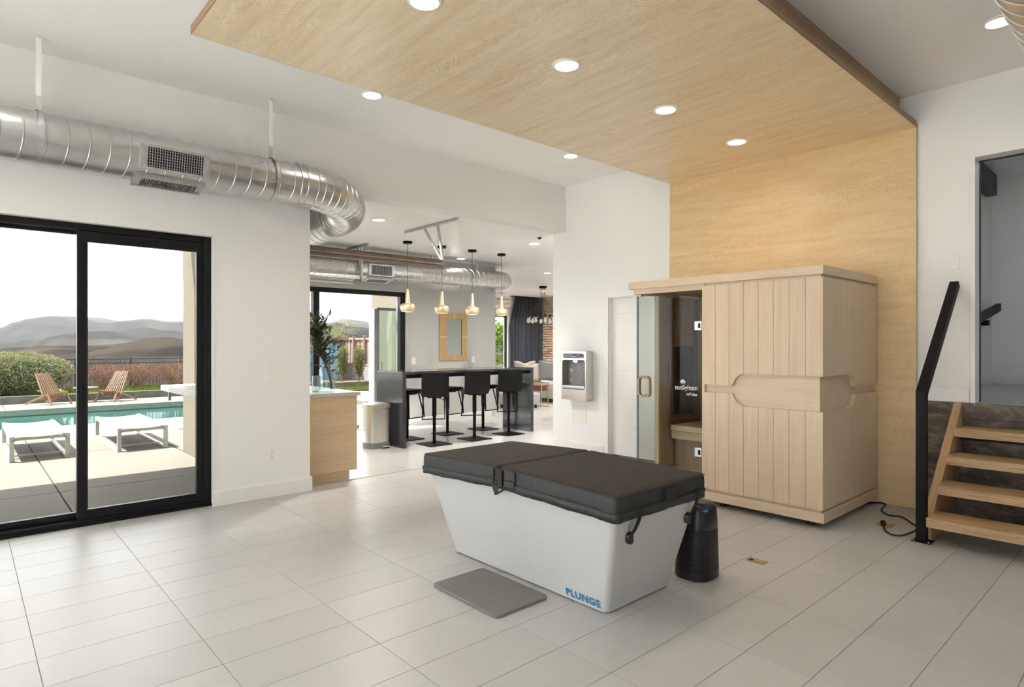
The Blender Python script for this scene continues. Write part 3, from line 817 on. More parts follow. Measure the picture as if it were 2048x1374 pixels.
# the inner case is hollow only in the glazed half, so build that half as separate walls
MB().box(sx0 - .008, sx1, sy0 - .012, 3.64, .055, .132).build('base_plinth', 'sauna_wood_flat', sn, bevel=.003)
MB().box(sx0 + .02, sx1 - .02, sy0 + .02, 3.60, .130, .155).build('base_recess', 'sauna_wood_flat', sn)
for x in (5.0, 5.95):
    for y in (2.0, 2.75, 3.5):
        MB().lathe([(.03, 0), (.03, .056)], (x, y, 0), 12).build('foot', 'black_plastic', sn)
MB().box(sx0 - .012, sx1 + .01, sy0 - .008, 3.69, 1.963, 2.032).build('roof_cap', 'sauna_wood_flat', sn, bevel=.003)
MB().box(sx0 + .02, sx1 - .01, sy0 + .02, 3.62, 1.942, 1.964).build('roof_recess', 'sauna_wood_flat', sn)
MB().box(sx0 + .004, sx0 + .034, 2.868, 3.638, 1.912, 1.963).box(sx0 + .034, sx1, 3.60, 3.638, 1.912, 1.963).build('header_rail', 'sauna_wood_flat', sn, bevel=.002)
MB().box(sx0 + .002, sx0 + .05, 2.868, 2.892, .14, 1.92).build('door_post', 'sauna_wood', sn)
MB().box(5.225, 5.255, 3.585, 3.632, .14, 1.915).build('glass_stop', 'sauna_wood', sn)
for k in range(6):
    a = 5.255 + k * .137
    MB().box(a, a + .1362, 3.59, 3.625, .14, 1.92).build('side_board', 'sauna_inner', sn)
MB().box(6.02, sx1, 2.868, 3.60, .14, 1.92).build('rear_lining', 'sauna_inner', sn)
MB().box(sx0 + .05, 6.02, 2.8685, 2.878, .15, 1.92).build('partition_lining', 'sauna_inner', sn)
MB().box(5.40, 5.465, 3.565, 3.592, .62, 1.90).box(5.86, 5.93, 3.565, 3.592, .62, 1.90).box(5.465, 5.86, 3.565, 3.592, .62, .695).build('dark_panel_frame', 'sauna_brown', sn)
MB().box(5.465, 5.86, 3.572, 3.59, .695, 1.405).build('dark_panel', 'dark_mirror', sn)  # dark glossy panel on the inner side wall
MB().box(5.41, 6.02, 2.88, 3.565, .545, .60).build('bench_seat', 'sauna_wood_flat', sn, bevel=.004)
MB().box(5.43, 5.45, 2.88, 3.565, .46, .54).build('bench_rail', 'sauna_wood_flat', sn)
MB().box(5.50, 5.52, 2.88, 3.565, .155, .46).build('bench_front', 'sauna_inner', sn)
MB().lathe([(.05, 0), (.05, -.03), (.04, -.035)], (5.35, 3.02, 1.94), 20).build('ceiling_speaker', 'black_plastic', sn)
gd = MB().box(sx0 + .006, sx0 + .014, 2.895, 3.590, .155, 1.905).build('glass_door', 'door_glass', sn)
MB().box(sx0 + .014, 5.225, 3.604, 3.612, .155, 1.905).build('side_glass', 'door_glass', sn)
MB().box(sx0 + .003, sx0 + .017, 3.588, 3.600, .155, 1.905).build('glass_seal', 'glass_edge', sn)
MB().box(sx0 - .002, sx0 + .03, 3.545, 3.605, 1.890, 1.905).build('pivot_clip', 'screw_steel', sn)
# handle: a rounded wooden loop in front of the glass, on two metal spacers
op = rrect(3.407, 3.545, .920, 1.125, .045, 5); ip = rrect(3.425, 3.527, .940, 1.105, .032, 5)
mb = MB()
nn = len(op)
vs = [(sx0 - .058, a, z) for a, z in op] + [(sx0 - .026, a, z) for a, z in op] + [(sx0 - .058, a, z) for a, z in ip] + [(sx0 - .026, a, z) for a, z in ip]
fs = []
for i in range(nn):
    j = (i + 1) % nn
    fs += [(i, j, nn + j, nn + i), (2*nn + i, 3*nn + i, 3*nn + j, 2*nn + j), (i, 2*nn + i, 2*nn + j, j), (nn + i, nn + j, 3*nn + j, 3*nn + i)]
mb.add(vs, fs)
hd = mb.build('handle', 'sauna_inner', gd)
MB().tube([(sx0 - .03, 3.476, 1.11), (sx0 + .006, 3.476, 1.11)], .012, 10).tube([(sx0 - .03, 3.476, .934), (sx0 + .006, 3.476, .934)], .012, 10).build('handle_spacer', 'black_metal', gd)
for z in (1.592, .463):
    hg = MB().box(sx0 - .006, sx0 + .006, 2.893, 2.962, z - .04, z + .04).build('hinge', 'silver', gd, bevel=.002)
    MB().box(sx0 - .010, sx0 - .005, 2.905, 2.925, z - .022, z + .022).build('hinge_barrel', 'black_metal', sn)
# logo lettering on the glass
R_ = basis((0, -1, 0), (0, 0, 1), (sx0 - .001, 3.166, 1.012))
text_mesh('sunlighten', .066, 'lettering', 'print_white', gd, R_, .0003, width=.228, space=1.03)
text_mesh('mPulse', .040, 'lettering', 'print_white', gd, basis((0, -1, 0), (0, 0, 1), (sx0 - .001, 3.045, .963)), .0002, width=.106)
lot = MB()
for ang, ln, wd in ((0, .042, .016), (.55, .040, .015), (-.55, .040, .015), (1.05, .036, .014), (-1.05, .036, .014)):
    c0 = Vector((sx0 - .0012, 3.084, 1.070)); u = Vector((0, -math.sin(ang), math.cos(ang))); s_ = Vector((0, -math.cos(ang), -math.sin(ang)))
    pts = [c0 + s_ * (wd * .5 * math.sin(PI * k / 6)) + u * (ln * k / 6) for k in range(7)] + [c0 - s_ * (wd * .5 * math.sin(PI * k / 6)) + u * (ln * k / 6) for k in range(5, 0, -1)]
    lot.add(pts, [tuple(range(len(pts)))])
lot.build('logo', 'print_white', gd)

# ================================================================== COLD PLUNGE TUB
tb = thing('plunge_tub', 'white tapered cold plunge tub with blue lettering', 'tub', (2.80, 2.70, 0))
b0 = (2.512, 3.092, 2.047, 3.372); b1 = (2.385, 3.185, 1.885, 3.545)
rings = []
for f_, ins in ((0, .012), (.012, .0), (.5, 0), (1, 0)):
    q = [b0[i] + (b1[i] - b0[i]) * f_ for i in range(4)]
    rings.append([(x, y, f_ * .60 + .002) for x, y in rrect(q[0] + ins, q[1] - ins, q[2] + ins, q[3] - ins, .035, 5)])
MB().loft(rings).build('shell', 'tub_white', tb, True, wn=True)
tilt = Vector((-.127 / .6, 0, 1)).normalized()
text_mesh('PLUNGE', .0570, 'lettering', 'tub_blue', tb, basis((0, -1, 0), tilt, (2.512 - .127 * .030 / .6 - .0022, 2.322, .030)), .0019, width=.247, space=1.10)
# cover
cv = thing('tub_cover', 'black folding insulated cover on the white plunge tub', 'cover', (2.78, 2.70, .56))
def ztop(y): return .672 + (.695 - .672) * (y - 1.87) / .87 if y < 2.74 else .695 + (.664 - .695) * (y - 2.74) / .80
def half(y0, y1, name):
    rs = []
    nseg = 14
    # ring loft bottom-to-top of a rounded rectangle, top following ztop
    pr = rrect(2.362, 3.198, y0, y1, .030, 6)
    def ring(ins, dz, zb=None):
        out = []
        for x, y in pr:
            cx, cy = 2.78, (y0 + y1) / 2
            xx = x + (ins if x < cx else -ins); yy = y + (ins if y < cy else -ins)
            out.append((xx, yy, (ztop(y) + dz)))
        return out
    mb = MB().loft([ring(.002, -.118), ring(0, -.10), ring(-.001, -.05), ring(0, -.014), ring(.0035, -.004), ring(.009, .001), ring(.016, .003)], True)
    return mb.build(name, 'cover_side', cv, True, wn=True)
def topsheet(y0, y1):
    nx, ny = 60, 60
    vs, fs = [], []
    for i in range(nx + 1):
        for j in range(ny + 1):
            x = 2.3645 + (3.1955 - 2.3645) * i / nx; y = y0 + .0025 + (y1 - y0 - .005) * j / ny
            e = min(x - 2.362, 3.198 - x, y - y0, y1 - y)
            zz = ztop(y) - .006 + .013 * min(1, max(0, e) / .016) ** .6
            q = noise.noise(Vector((x * 3.2 + y * 2.0, y * 5 - x * 3, 1.7)))
            zz += .0035 * (q + .35) * min(1, e / .05)
            vs.append((x, y, zz))
    for i in range(nx):
        for j in range(ny):
            a = i * (ny + 1) + j; fs.append((a, a + ny + 1, a + ny + 2, a + 1))
    mb = MB(); mb.add(vs, fs)
    return mb
for y0, y1 in ((1.868, 2.735), (2.745, 3.548)):
    hf = half(y0, y1, 'cover_half')
    o = topsheet(y0, y1).build('top_panel', 'cover_fabric', hf, True)
    # wavy skirt below
    def sk(y0=y0, y1=y1):
        path = []
        if y0 < 2.0:
            path = [(2.354, y1)] + [(2.354, y1 + (1.90 - y1) * k / 24) for k in range(1, 25)] + [(2.362, 1.872), (2.39, 1.860)] + [(2.39 + .78 * k / 20, 1.860) for k in range(1, 21)] + [(3.198, 1.872), (3.206, 1.90), (3.206, y1)]
        else:
            path = [(2.354, y0)] + [(2.354, y0 + (3.52 - y0) * k / 22) for k in range(1, 23)] + [(2.362, 3.546), (2.39, 3.556), (3.17, 3.556), (3.198, 3.546), (3.206, 3.52), (3.206, y0)]
        top, bot = [], []
        for i, (x, y) in enumerate(path):
            q = .002 * math.sin(i * 1.9) + .0015 * math.sin(i * 3.1)
            top.append((x, y, ztop(y) - .078)); bot.append((x + (.006 if x < 2.78 else -.006) + q * (1 if x < 2.4 else 0), y + (q if y < 1.9 else 0), ztop(y) - .126 + .0022 * math.sin(i * .7)))
        return MB().loft([top, bot], False, close=False)
    s_ = sk().build('skirt', 'cover_side', hf, True)
    md = s_.modifiers.new('solid', 'SOLIDIFY'); md.thickness = .004
    # piping seam
    if y0 < 2: pth = [(2.357, y1), (2.357, 1.89), (2.37, 1.866), (2.40, 1.862), (3.17, 1.862), (3.2, 1.88), (3.2, y1)]
    else: pth = [(2.357, y0), (2.357, 3.53), (2.38, 3.552), (3.18, 3.552), (3.2, 3.53), (3.2, y0)]
    MB().tube([(x, y, ztop(y) - .080) for x, y in pth], .0032, 6).build('piping', 'webbing', hf, True)
MB().box(2.40, 3.16, 2.728, 2.752, .58, .690).build('hinge_fabric', 'webbing', cv)
# strap over the seam, patch pockets and a loose triangular tab
MB().box(2.344, 2.352, 2.690, 2.722, .588, .688).build('seam_strap', 'webbing', cv, bevel=.002)
MB().box(2.348, 2.353, 2.770, 2.835, .635, .686).box(2.348, 2.353, 2.775, 2.83, .590, .628).build('patch', 'cover_side', cv, bevel=.002)
MB().box(2.348, 2.353, 2.585, 2.675, .636, .688).box(2.348, 2.353, 2.59, 2.675, .592, .63).build('patch', 'cover_side', cv, bevel=.002)
tabm = MB(); tabm.loft([[(2.350, 2.795, .592), (2.350, 2.720, .592), (2.343, 2.735, .535), (2.342, 2.750, .530)], [(2.354, 2.795, .592), (2.354, 2.720, .592), (2.347, 2.735, .535), (2.346, 2.750, .530)]])
tabm.loft([[(2.348, 2.725, .556), (2.348, 2.742, .532), (2.348, 2.66, .578), (2.348, 2.655, .592)], [(2.352, 2.725, .556), (2.352, 2.742, .532), (2.352, 2.66, .578), (2.352, 2.655, .592)]])
tabm.build('loose_tab', 'webbing', cv)
hb = MB().box(2.765, 2.945, 1.848, 1.856, .594, .650).build('grab_handle', 'webbing', cv, bevel=.004)
MB().box(2.775, 2.935, 1.846, 1.850, .644, .652).build('handle_edge', 'webbing', hb)
for x in (2.548, 3.090):
    yb = lambda z: 1.885 + (2.047 - 1.885) * (1 - z / .6) - .006
    s_ = MB().loft([[(x - .017 + dx, y, z), (x + .017 + dx, y, z), (x + .017 + dx, y + .003, z), (x - .017 + dx, y + .003, z)] for dx, y, z in ((0, 1.856, .600), (.0, 1.857, .555), (0, 1.868, .52), (0, 1.893, .47), (0, yb(.435) - .004, .435))]).build('strap', 'webbing', cv)
    c = Vector((x - .004, yb(.43) - .004, .432))
    bk = MB().loft([[(c.x + a * sxx, c.y - d_, c.z + b_ * 1.0) for a, b_ in rrect(-.024, .024, -.034, .03, .022, 4)] for d_, sxx in ((-.008, 1), (.006, 1), (.012, .8))]).build('buckle', 'black_plastic', s_, True)
# ---- grey mat beside the tub
mb = MB().loft([[(x, y, z) for x, y in rrect(2.052 + i, 2.440 - i, 2.395 + i, 2.980 - i, .03, 5)] for z, i in ((.002, 0), (.015, 0), (.018, .003))])
tag(mb.build('bath_mat', 'mat_grey', None), 'grey stone bath mat lying beside the white tub', 'mat')

# ---- air purifier behind the tub
ap = thing('air_purifier', 'black tower air purifier with ribbed lower half behind the tub', 'air purifier', (3.365, 2.02, 0))
px, py = 3.375, 2.035
def sup(a, rx, ry, e=.72):
    c, s_ = math.cos(a), math.sin(a)
    return px + rx * math.copysign(abs(c) ** e, c), py + ry * math.copysign(abs(s_) ** e, s_)
def pring(z, f_): return [(*sup(2 * PI * k / 40, .128 * f_, .118 * f_), z) for k in range(40)]
MB().loft([pring(.0, .95), pring(.006, 1.0), pring(.06, 1.0), pring(.062, .97)]).build('base', 'black_plastic', ap, True)
MB().loft([pring(.055, .96), pring(.31, .91)]).build('inner_drum', 'black_plastic', ap, True)
for k in range(22):
    z = .064 + k * .0109; f_ = 1.0 - .06 * (z / .31)
    MB().loft([pring(z, f_ * .975), pring(z + .002, f_), pring(z + .0065, f_), pring(z + .0085, f_ * .975)]).build('rib', 'black_plastic', ap, True)
MB().loft([pring(.301, .92), pring(.305, .945), pring(.36, .925), pring(.42, .885), pring(.442, .83), pring(.455, .70), pring(.459, .4), pring(.459, .02)]).build('hood', 'black_plastic', ap, True)
# control face tilted towards the viewer
nv = Vector((-.82, -.48, .42)).normalized(); rt = Vector((.505, -.863, 0)); rt = Vector((0.50, -.86, 0)).normalized(); upv = nv.cross(rt) * 1; upv = (upv if upv.z > 0 else -upv)
c0 = Vector((px, py, .385)) + nv * .116 + rt * .022
def face(mb, u0, u1, v0, v1, d=.0): mb.add([c0 + nv * d + rt * u + upv * v for u, v in ((u0, v0), (u1, v0), (u1, v1), (u0, v1))], [(0, 1, 2, 3)])
mb = MB(); mb.loft([[c0 + nv * (.001 - .03 * (1 - d)) + rt * a + upv * b_ for a, b_ in rrect(-.045, .045, -.032, .034, .03, 6)] for d in (0, 1)]); cpn = mb.build('control_panel', 'black_plastic', ap)
mb = MB(); face(mb, -.030, -.006, -.022, .002, .002); mb.build('display', 'display_blue', cpn)
for k in range(3):
    mb = MB(); mb.loft([[c0 + nv * dd + rt * (.012 + .012 * k + .0045 * math.cos(a)) + upv * (-.008 + .007 * math.sin(a)) for a in [2 * PI * i / 12 for i in range(12)]] for dd in (.001, .0025)]); mb.build('button', 'display_cyan', cpn)
mb = MB(); face(mb, -.026, -.002, .012, .022, .002); mb.build('badge', 'display_cyan', cpn)

# ---- floor outlets and cord
fo = thing('floor_outlet', 'brass floor outlet cover set in the tiles near the air purifier', 'outlet', (3.874, 1.90, 0))
MB().loft([[(x, y, z) for x, y in rrect(3.838, 3.905, 1.835, 1.955, .004, 2)] for z in (.0005, .005)]).build('plate', 'brass', fo)
MB().lathe([(.016, 0), (.017, .001), (.012, .0012)], (3.866, 1.93, .005), 18).build('socket_hole', 'dark_void', fo)
MB().lathe([(.008, 0), (.008, .0015)], (3.880, 1.86, .005), 14).build('screw', 'brass', fo)
fo2 = thing('floor_outlet', 'brass floor outlet with a black plug beside the stair post', 'outlet', (5.40, 1.60, 0))
MB().loft([[(x, y, z) for x, y in rrect(5.33, 5.46, 1.545, 1.655, .004, 2)] for z in (.0005, .005)]).build('plate', 'brass', fo2)
MB().lathe([(.02, 0), (.02, .001)], (5.42, 1.61, .005), 16).build('socket_hole', 'dark_void', fo2)
pcord = thing('power_cord', 'black power cord running from the sauna to the brass floor outlet', 'cord', (5.6, 1.6, 0))
def smooth_path(pts, n=8):
    P_ = [Vector(p) for p in pts]; out = []
    for i in range(len(P_) - 1):
        p0 = P_[max(0, i - 1)]; p1 = P_[i]; p2 = P_[i + 1]; p3 = P_[min(len(P_) - 1, i + 2)]
        for k in range(n):
            t = k / n
            out.append(.5 * ((2 * p1) + (p2 - p0) * t + (2 * p0 - 5 * p1 + 4 * p2 - p3) * t * t + (3 * p1 - p0 - 3 * p2 + p3) * t ** 3))
    out.append(P_[-1]); return out
cz = .0075
MB().tube(smooth_path([(5.95, 1.95, cz), (6.089, 1.864, cz), (6.105, 1.83, cz), (6.06, 1.79, cz), (5.841, 1.756, cz), (5.709, 1.661, cz), (5.737, 1.578, cz), (5.58, 1.46, cz), (5.52, 1.405, cz), (5.44, 1.39, cz), (5.331, 1.395, cz), (5.175, 1.424, cz), (5.146, 1.483, cz), (5.253, 1.559, cz), (5.34, 1.592, .014), (5.37, 1.603, .022)], 8), .0065, 8).build('cable', 'cord_black', pcord, True)
MB().lathe([(.018, .007), (.019, .012), (.018, .034), (.012, .038)], (5.392, 1.61, 0), 16).build('plug', 'black_plastic', pcord, True)

# ================================================================== STAIRS
stv = thing('staircase', 'open plywood staircase rising to the raised doorway', 'stairs', (5.6, .6, 0))
poly = [(5.222, .0), (5.222, .147), (6.128, .945), (6.128, .46), (5.60, .0)]
MB().loft([[(x, 1.248, z) for x, z in poly], [(x, 1.304, z) for x, z in poly]]).build('stringer', 'stringer_ply', stv)
MB().loft([[(x, .03, z) for x, z in poly], [(x, .09, z) for x, z in poly]]).build('stringer', 'stringer_ply', stv)
for k, (x0, x1) in enumerate(((5.085, 5.375), (5.356, 5.645), (5.600, 5.90), (5.853, 6.125))):
    z = .189 * (k + 1)
    td = MB().box(x0 + .002, x1, .03, 1.247, z - .064, z - .006).build('tread', 'stair_ply', stv, bevel=.002)
    MB().box(x0, x1, .03, 1.2475, z - .006, z).build('tread_top', 'stair_wood', td)
MB().box(6.02, 6.07, .1, 1.24, .655, .69).build('ledger', 'black_metal', stv)
hp = thing('stair_handrail', 'black steel channel handrail and post at the foot of the stairs', 'handrail', (5.17, 1.29, 0))
MB().box(5.104, 5.236, 1.225, 1.345, .0, .006).build('base_plate', 'black_metal', hp, bevel=.001)
for x, y in ((5.118, 1.333), (5.118, 1.238), (5.222, 1.333), (5.222, 1.238)):
    MB().lathe([(.009, .006), (.009, .010), (.005, .014)], (x, y, 0), 8).build('bolt', 'screw_steel', hp)
zt = 1.085
channel(MB(), (5.142, 1.294, .006), (5.142, 1.294, zt), .062, .06, .006, (-1, 0, 0)).build('post', 'black_metal', hp)
channel(MB(), (5.142, 1.294, zt - .002), (6.085, 1.294, zt + .86), .062, .06, .006, (-.7, 0, .7)).build('rail', 'black_metal', hp)

# ================================================================== WALL DEVICES
def plate(name, label, cat, face, c, w_, h_, rockers, mat='plastic_white', out=-1):
    t_ = thing(name, label, cat, c)
    x, y, z = c
    def bx(u0, u1, z0, z1, d0, d1):
        if face == 'y': return MB().box(x + u0, x + u1, y + out * d0, y + out * d1, z + z0, z + z1)
        return MB().box(x + out * d0, x + out * d1, y + u0, y + u1, z + z0, z + z1)
    bx(-w_/2, w_/2, -h_/2, h_/2, 0, .006).build('plate', mat, t_, bevel=.002)
    return t_, bx
t_, bx = plate('switch_plate', 'white four gang switch plate on the wall beside the sliding door', 'switch', 'y', (2.187, WY, 1.162), .185, .112, 4)
for k in range(4):
    u = -.069 + k * .046
    bx(u - .017, u + .017, -.034, .034, .005, .010).build('rocker', 'plastic_white', t_, bevel=.0015)
t_, bx = plate('wall_outlet', 'white wall outlet low on the wall near the sliding door', 'outlet', 'y', (2.149, WY, .392), .075, .118, 1)
bx(-.017, .017, -.036, .036, .005, .009).build('socket', 'plastic_white', t_, bevel=.001)
for dz in (-.02, .02):
    bx(-.008, -.005, dz - .004, dz + .006, .0085, .0095).build('slot', 'dark_void', t_); bx(.005, .008, dz - .004, dz + .006, .0085, .0095).build('slot', 'dark_void', t_)
    bx(-.0025, .0025, dz - .013, dz - .008, .0085, .0095).build('ground_hole', 'dark_void', t_)
t_, bx = plate('wall_keypad', 'white lighting keypad on the wall beside the raised doorway', 'switch', 'x', (BX, 1.318, 2.115), .075, .118, 1)
for k in range(4): bx(-.015, .015, .022 - k * .018, .034 - k * .018, .005, .009).build('button', 'plastic_white', t_, bevel=.001)
bx(-.022, .022, -.036, .042, .004, .0068).build('insert', 'trim_white', t_)
for x, w_ in ((5.961, 'near the glazed opening'), (7.309, 'beside the rattan mirror towards the lounge')):
    t_, bx = plate('switch_plate', 'white switch plate on the grey wall %s' % w_, 'switch', 'y', (x, 9.23, 1.137), .075, .118, 1)
    bx(-.017, .017, -.034, .034, .005, .010).build('rocker', 'plastic_white', t_, bevel=.0015)
tag(B(BX - .008, BX, 5.365, 5.615, .365, .605).build('access_panel', 'counter_grey', bevel=.002), 'flat access panel on the wall under the water dispenser', 'panel')
bpy.data.objects['access_panel'].data.materials[0] = MATS['cover_cream']
# bottle filling station
wf = thing('bottle_filler', 'stainless wall mounted water bottle filling station', 'water dispenser', (6.10, 5.46, .70))
FXW = 6.025
def yz(p, x): return [(x, y, z) for y, z in p]
y0, y1, z0, z1 = 5.248, 5.682, .690, 1.335
# front sheet with the recess opening
op = rrect(5.262, 5.668, .832, 1.222, .035, 4)
outer = rrect(y0, y1, z0, z1, .002, 4)
mb = MB(); nn = len(op)
mb.add(yz(outer, FXW) + yz(op, FXW), [(i, (i + 1) % nn, nn + (i + 1) % nn, nn + i) for i in range(nn)])
mb.build('front_panel', 'stainless', wf)
MB().box(FXW + .001, BX, y0, y0 + .004, z0, z1).box(FXW + .001, BX, y1 - .004, y1, z0, z1).box(FXW + .001, BX, y0, y1, z1 - .004, z1).box(FXW + .001, BX, y0, y1, z0, z0 + .004).build('housing', 'stainless', wf)
ip = rrect(5.280, 5.650, .850, 1.205, .03, 4)
MB().loft([yz(op, FXW), yz(ip, FXW + .10)], False).add(yz(ip, FXW + .10), [tuple(range(nn))]).build('alcove', 'filler_recess', wf, True)
MB().loft([yz(rrect(5.278, 5.652, 1.245, 1.308, .03, 5), FXW - d_) for d_ in (-.002, .003)]).build('control_strip', 'filler_strip', wf)
MB().box(FXW - .005, FXW - .003, 5.42, 5.475, 1.283, 1.296).box(FXW - .005, FXW - .003, 5.31, 5.352, 1.268, 1.285).build('status_display', 'display_blue', wf)
MB().box(FXW - .0045, FXW - .003, 5.43, 5.49, 1.262, 1.270).box(FXW - .0045, FXW - .003, 5.30, 5.36, 1.258, 1.262).build('strip_print', 'print_grey', wf)
MB().tube([(FXW + .05, 5.46, 1.215), (FXW + .05, 5.46, 1.175)], .011, 12).box(FXW + .03, FXW + .10, 5.42, 5.50, 1.19, 1.215).build('spout', 'chrome', wf)
MB().box(FXW - .012, FXW + .09, 5.268, 5.662, .842, .882).build('drip_tray', 'stainless', wf, bevel=.006)
bx_ = FXW + .0985
def outline(pts, w_=.0028):
    return MB().tube([(bx_, y, z) for y, z in pts], w_, 5)
bo = [(5.43, .905), (5.49, .905), (5.492, 1.085), (5.478, 1.105), (5.478, 1.125), (5.442, 1.125), (5.442, 1.105), (5.428, 1.085), (5.43, .905)]
outline(bo).tube([(bx_, 5.46, 1.135), (bx_, 5.46, 1.160)], .005, 6).build('bottle_icon', 'print_grey', wf)
outline([(5.572, 1.05), (5.60, 1.05)]).tube([(bx_, 5.57, 1.05), (bx_, 5.57, 1.115), (bx_, 5.582, 1.12)], .0028, 5).build('hand_icon', 'print_grey', wf)
MB().box(bx_ - .002, bx_, 5.585, 5.612, 1.065, 1.10).build('hand_icon', 'print_grey', wf)
outline([(5.572, .93), (5.60, .93)]).tube([(bx_, 5.57, .93), (bx_, 5.57, .985), (bx_, 5.582, .992)], .0028, 5).build('cup_icon', 'print_grey', wf)
MB().box(bx_ - .002, bx_, 5.583, 5.603, .938, .965).build('cup_icon', 'print_grey', wf)
MB().lathe([(.006, 0), (.006, .002)], (bx_ - .002, 5.46, 1.02), 10).build('sensor', 'dark_void', wf)
MB().box(6.10, 6.14, y0 - .001, y0, .72, .745).build('rating_label', 'print_white', wf)
# ================================================================== KITCHEN
kc = thing('base_cabinet', 'birch base cabinet end at the kitchen opening', 'cabinet', (2.85, 7.4, 0))
MB().box(2.522, 3.152, 5.985, 6.003, .085, .876).build('end_panel', 'cabinet_wood', kc, bevel=.002)
MB().box(2.54, 3.10, 6.003, 8.9, .085, .876).build('body', 'cabinet_wood', kc)
for k in range(5):
    a = 6.006 + k * .58
    dr_ = MB().box(3.102, 3.15, a, a + .574, .09, .872).build('door', 'cabinet_wood', kc, bevel=.002)
    MB().box(3.15, 3.17, a + .04, a + .05, .60, .80).build('handle', 'black_metal', dr_)
MB().box(2.56, 3.070, 6.00, 8.86, .0, .085).build('toe_kick', 'cabinet_wood', kc)
tag(B(2.522, 3.184, 5.965, 8.93, .877, .918).build('kitchen_worktop', 'counter_grey', bevel=.003), 'grey stone worktop on the birch cabinet', 'worktop')
# vase with olive branches
vx, vy, vz = 2.945, 6.27, .919
vs_ = thing('glass_vase', 'clear glass jar vase on the grey worktop', 'vase', (vx, vy, vz))
prof = [(.086, 0), (.088, .01), (.088, .20), (.08, .235), (.055, .262), (.050, .275), (.053, .300), (.050, .300), (.046, .275), (.074, .233), (.083, .20), (.083, .014), (.0, .012)]
MB().lathe(prof, (vx, vy, vz), 28, False).build('body', 'jar_glass', vs_, True)
MB().lathe([(.081, .015), (.081, .11), (0, .11)], (vx, vy, vz), 28, False).build('water', 'jar_glass', vs_, True)
tumbler = MB().lathe([(.0, .006), (.038, .006), (.041, .17), (.043, .17), (.041, 0), (0, 0)], (2.83, 6.315, vz), 20, False).build('glass_tumbler', 'jar_glass', None, True)
tag(tumbler, 'tall clear drinking glass beside the jar vase', 'glass')
bb = thing('counter_speaker', 'small black box on the worktop behind the drinking glass', 'speaker', (2.72, 6.42, vz))
MB().box(2.74, 2.79, 6.40, 6.46, vz, vz + .15).build('case', 'black_plastic', bb, bevel=.004)
MB().box(2.745, 2.785, 6.396, 6.40, vz + .02, vz + .13).build('grille', 'dark_void', bb)
ol = thing('olive_branch', 'cut olive branches with narrow dark leaves standing in the jar vase', 'branch', (vx, vy, vz))
random.seed(11)
stem = [(vx + .045, vy - .03, vz + .025), (vx + .03, vy - .02, vz + .12), (vx - .005, vy, vz + .26), (vx - .05, vy + .02, vz + .42), (vx - .07, vy + .02, vz + .55), (vx - .06, vy + .03, vz + .70)]
MB().tube(smooth_path(stem, 5), .014, 8, rs=[.017 - .012 * k / 25 for k in range(26)]).build('stem', 'bark', ol, True)
sp = smooth_path(stem, 5)
def leaf(mb, p, d, L, W, up):
    d = Vector(d).normalized(); s_ = d.cross(Vector(up))
    if s_.length < 1e-3: s_ = d.cross(Vector((1, 0, 0)))
    s_.normalize(); nrm = s_.cross(d)
    p = Vector(p)
    mb.add([p, p + d * L * .35 + s_ * W, p + d * L * .75 + s_ * W * .7, p + d * L, p + d * L * .75 - s_ * W * .7, p + d * L * .35 - s_ * W, p + d * L * .5 + nrm * W * .25],
           [(0, 1, 6), (1, 2, 6), (2, 3, 6), (3, 4, 6), (4, 5, 6), (5, 0, 6)])
for k in range(52):
    s0 = sp[random.randint(8, len(sp) - 1)]
    a = random.uniform(0, 2 * PI); el = random.uniform(.1, 1.25)
    d = Vector((math.cos(a) * math.cos(el), math.sin(a) * math.cos(el) * .7, math.sin(el)))
    Lb = random.uniform(.16, .38)
    if s0.z > vz + .5: Lb *= .85
    end = s0 + d * Lb + Vector((0, 0, -.02))
    mid = s0.lerp(end, .5) + Vector((0, 0, .03))
    tw = smooth_path([s0, mid, end], 6)
    if max(v.z for v in tw) > vz + .92 or min(v.y for v in tw) < 6.0: 
        if min(v.y for v in tw) < 6.02: continue
    tg = MB().tube(tw, .003, 5, rs=[.0042 - .003 * i / 12 for i in range(13)]).build('twig', 'bark', ol, True)
    lm = MB()
    for i in range(2, 13):
        for sd in (-1, 1):
            t_ = (tw[min(i + 1, 12)] - tw[i - 1]).normalized()
            sv = t_.cross(Vector((random.uniform(-.5, .5), random.uniform(-.5, .5), 1))).normalized() * sd
            leaf(lm, tw[i], t_ * .75 + sv * .8 + Vector((0, 0, random.uniform(-.2, .3))), random.uniform(.045, .07), random.uniform(.006, .0095), (random.uniform(-.4, .4), random.uniform(-.4, .4), 1))
    lo_ = lm.build('leaves', 'leaf_olive', tg)
    lo_['kind'] = 'stuff'
# trash can
bn = thing('trash_can', 'brushed steel pedal trash can beside the black bar', 'trash can', (4.26, 7.56, 0))
def dsh(x0, x1, y0, y1): return [(x0 + .075, y0), (x1 - .012, y0), (x1, y0 + .012), (x1, y1 - .012), (x1 - .012, y1), (x0 + .075, y1), (x0 + .022, y1 - .03), (x0, y1 - .09), (x0, y0 + .09), (x0 + .022, y0 + .03)]
bp = dsh(4.11, 4.405, 7.42, 7.70)
MB().loft([[(x, y, z) for x, y in bp] for z in (.075, .545)]).build('body', 'stainless', bn, bevel=.004)
MB().loft([[(x, y, z) for x, y in dsh(4.105, 4.41, 7.415, 7.705)] for z in (.0, .073)]).build('base', 'grey_frame', bn, bevel=.003)
MB().loft([[(x, y, z) for x, y in dsh(4.098, 4.417, 7.408, 7.712)] for z in (.548, .604)] + [[(x, y, .614) for x, y in dsh(4.112, 4.405, 7.42, 7.70)]]).build('lid', 'stainless', bn, bevel=.003)
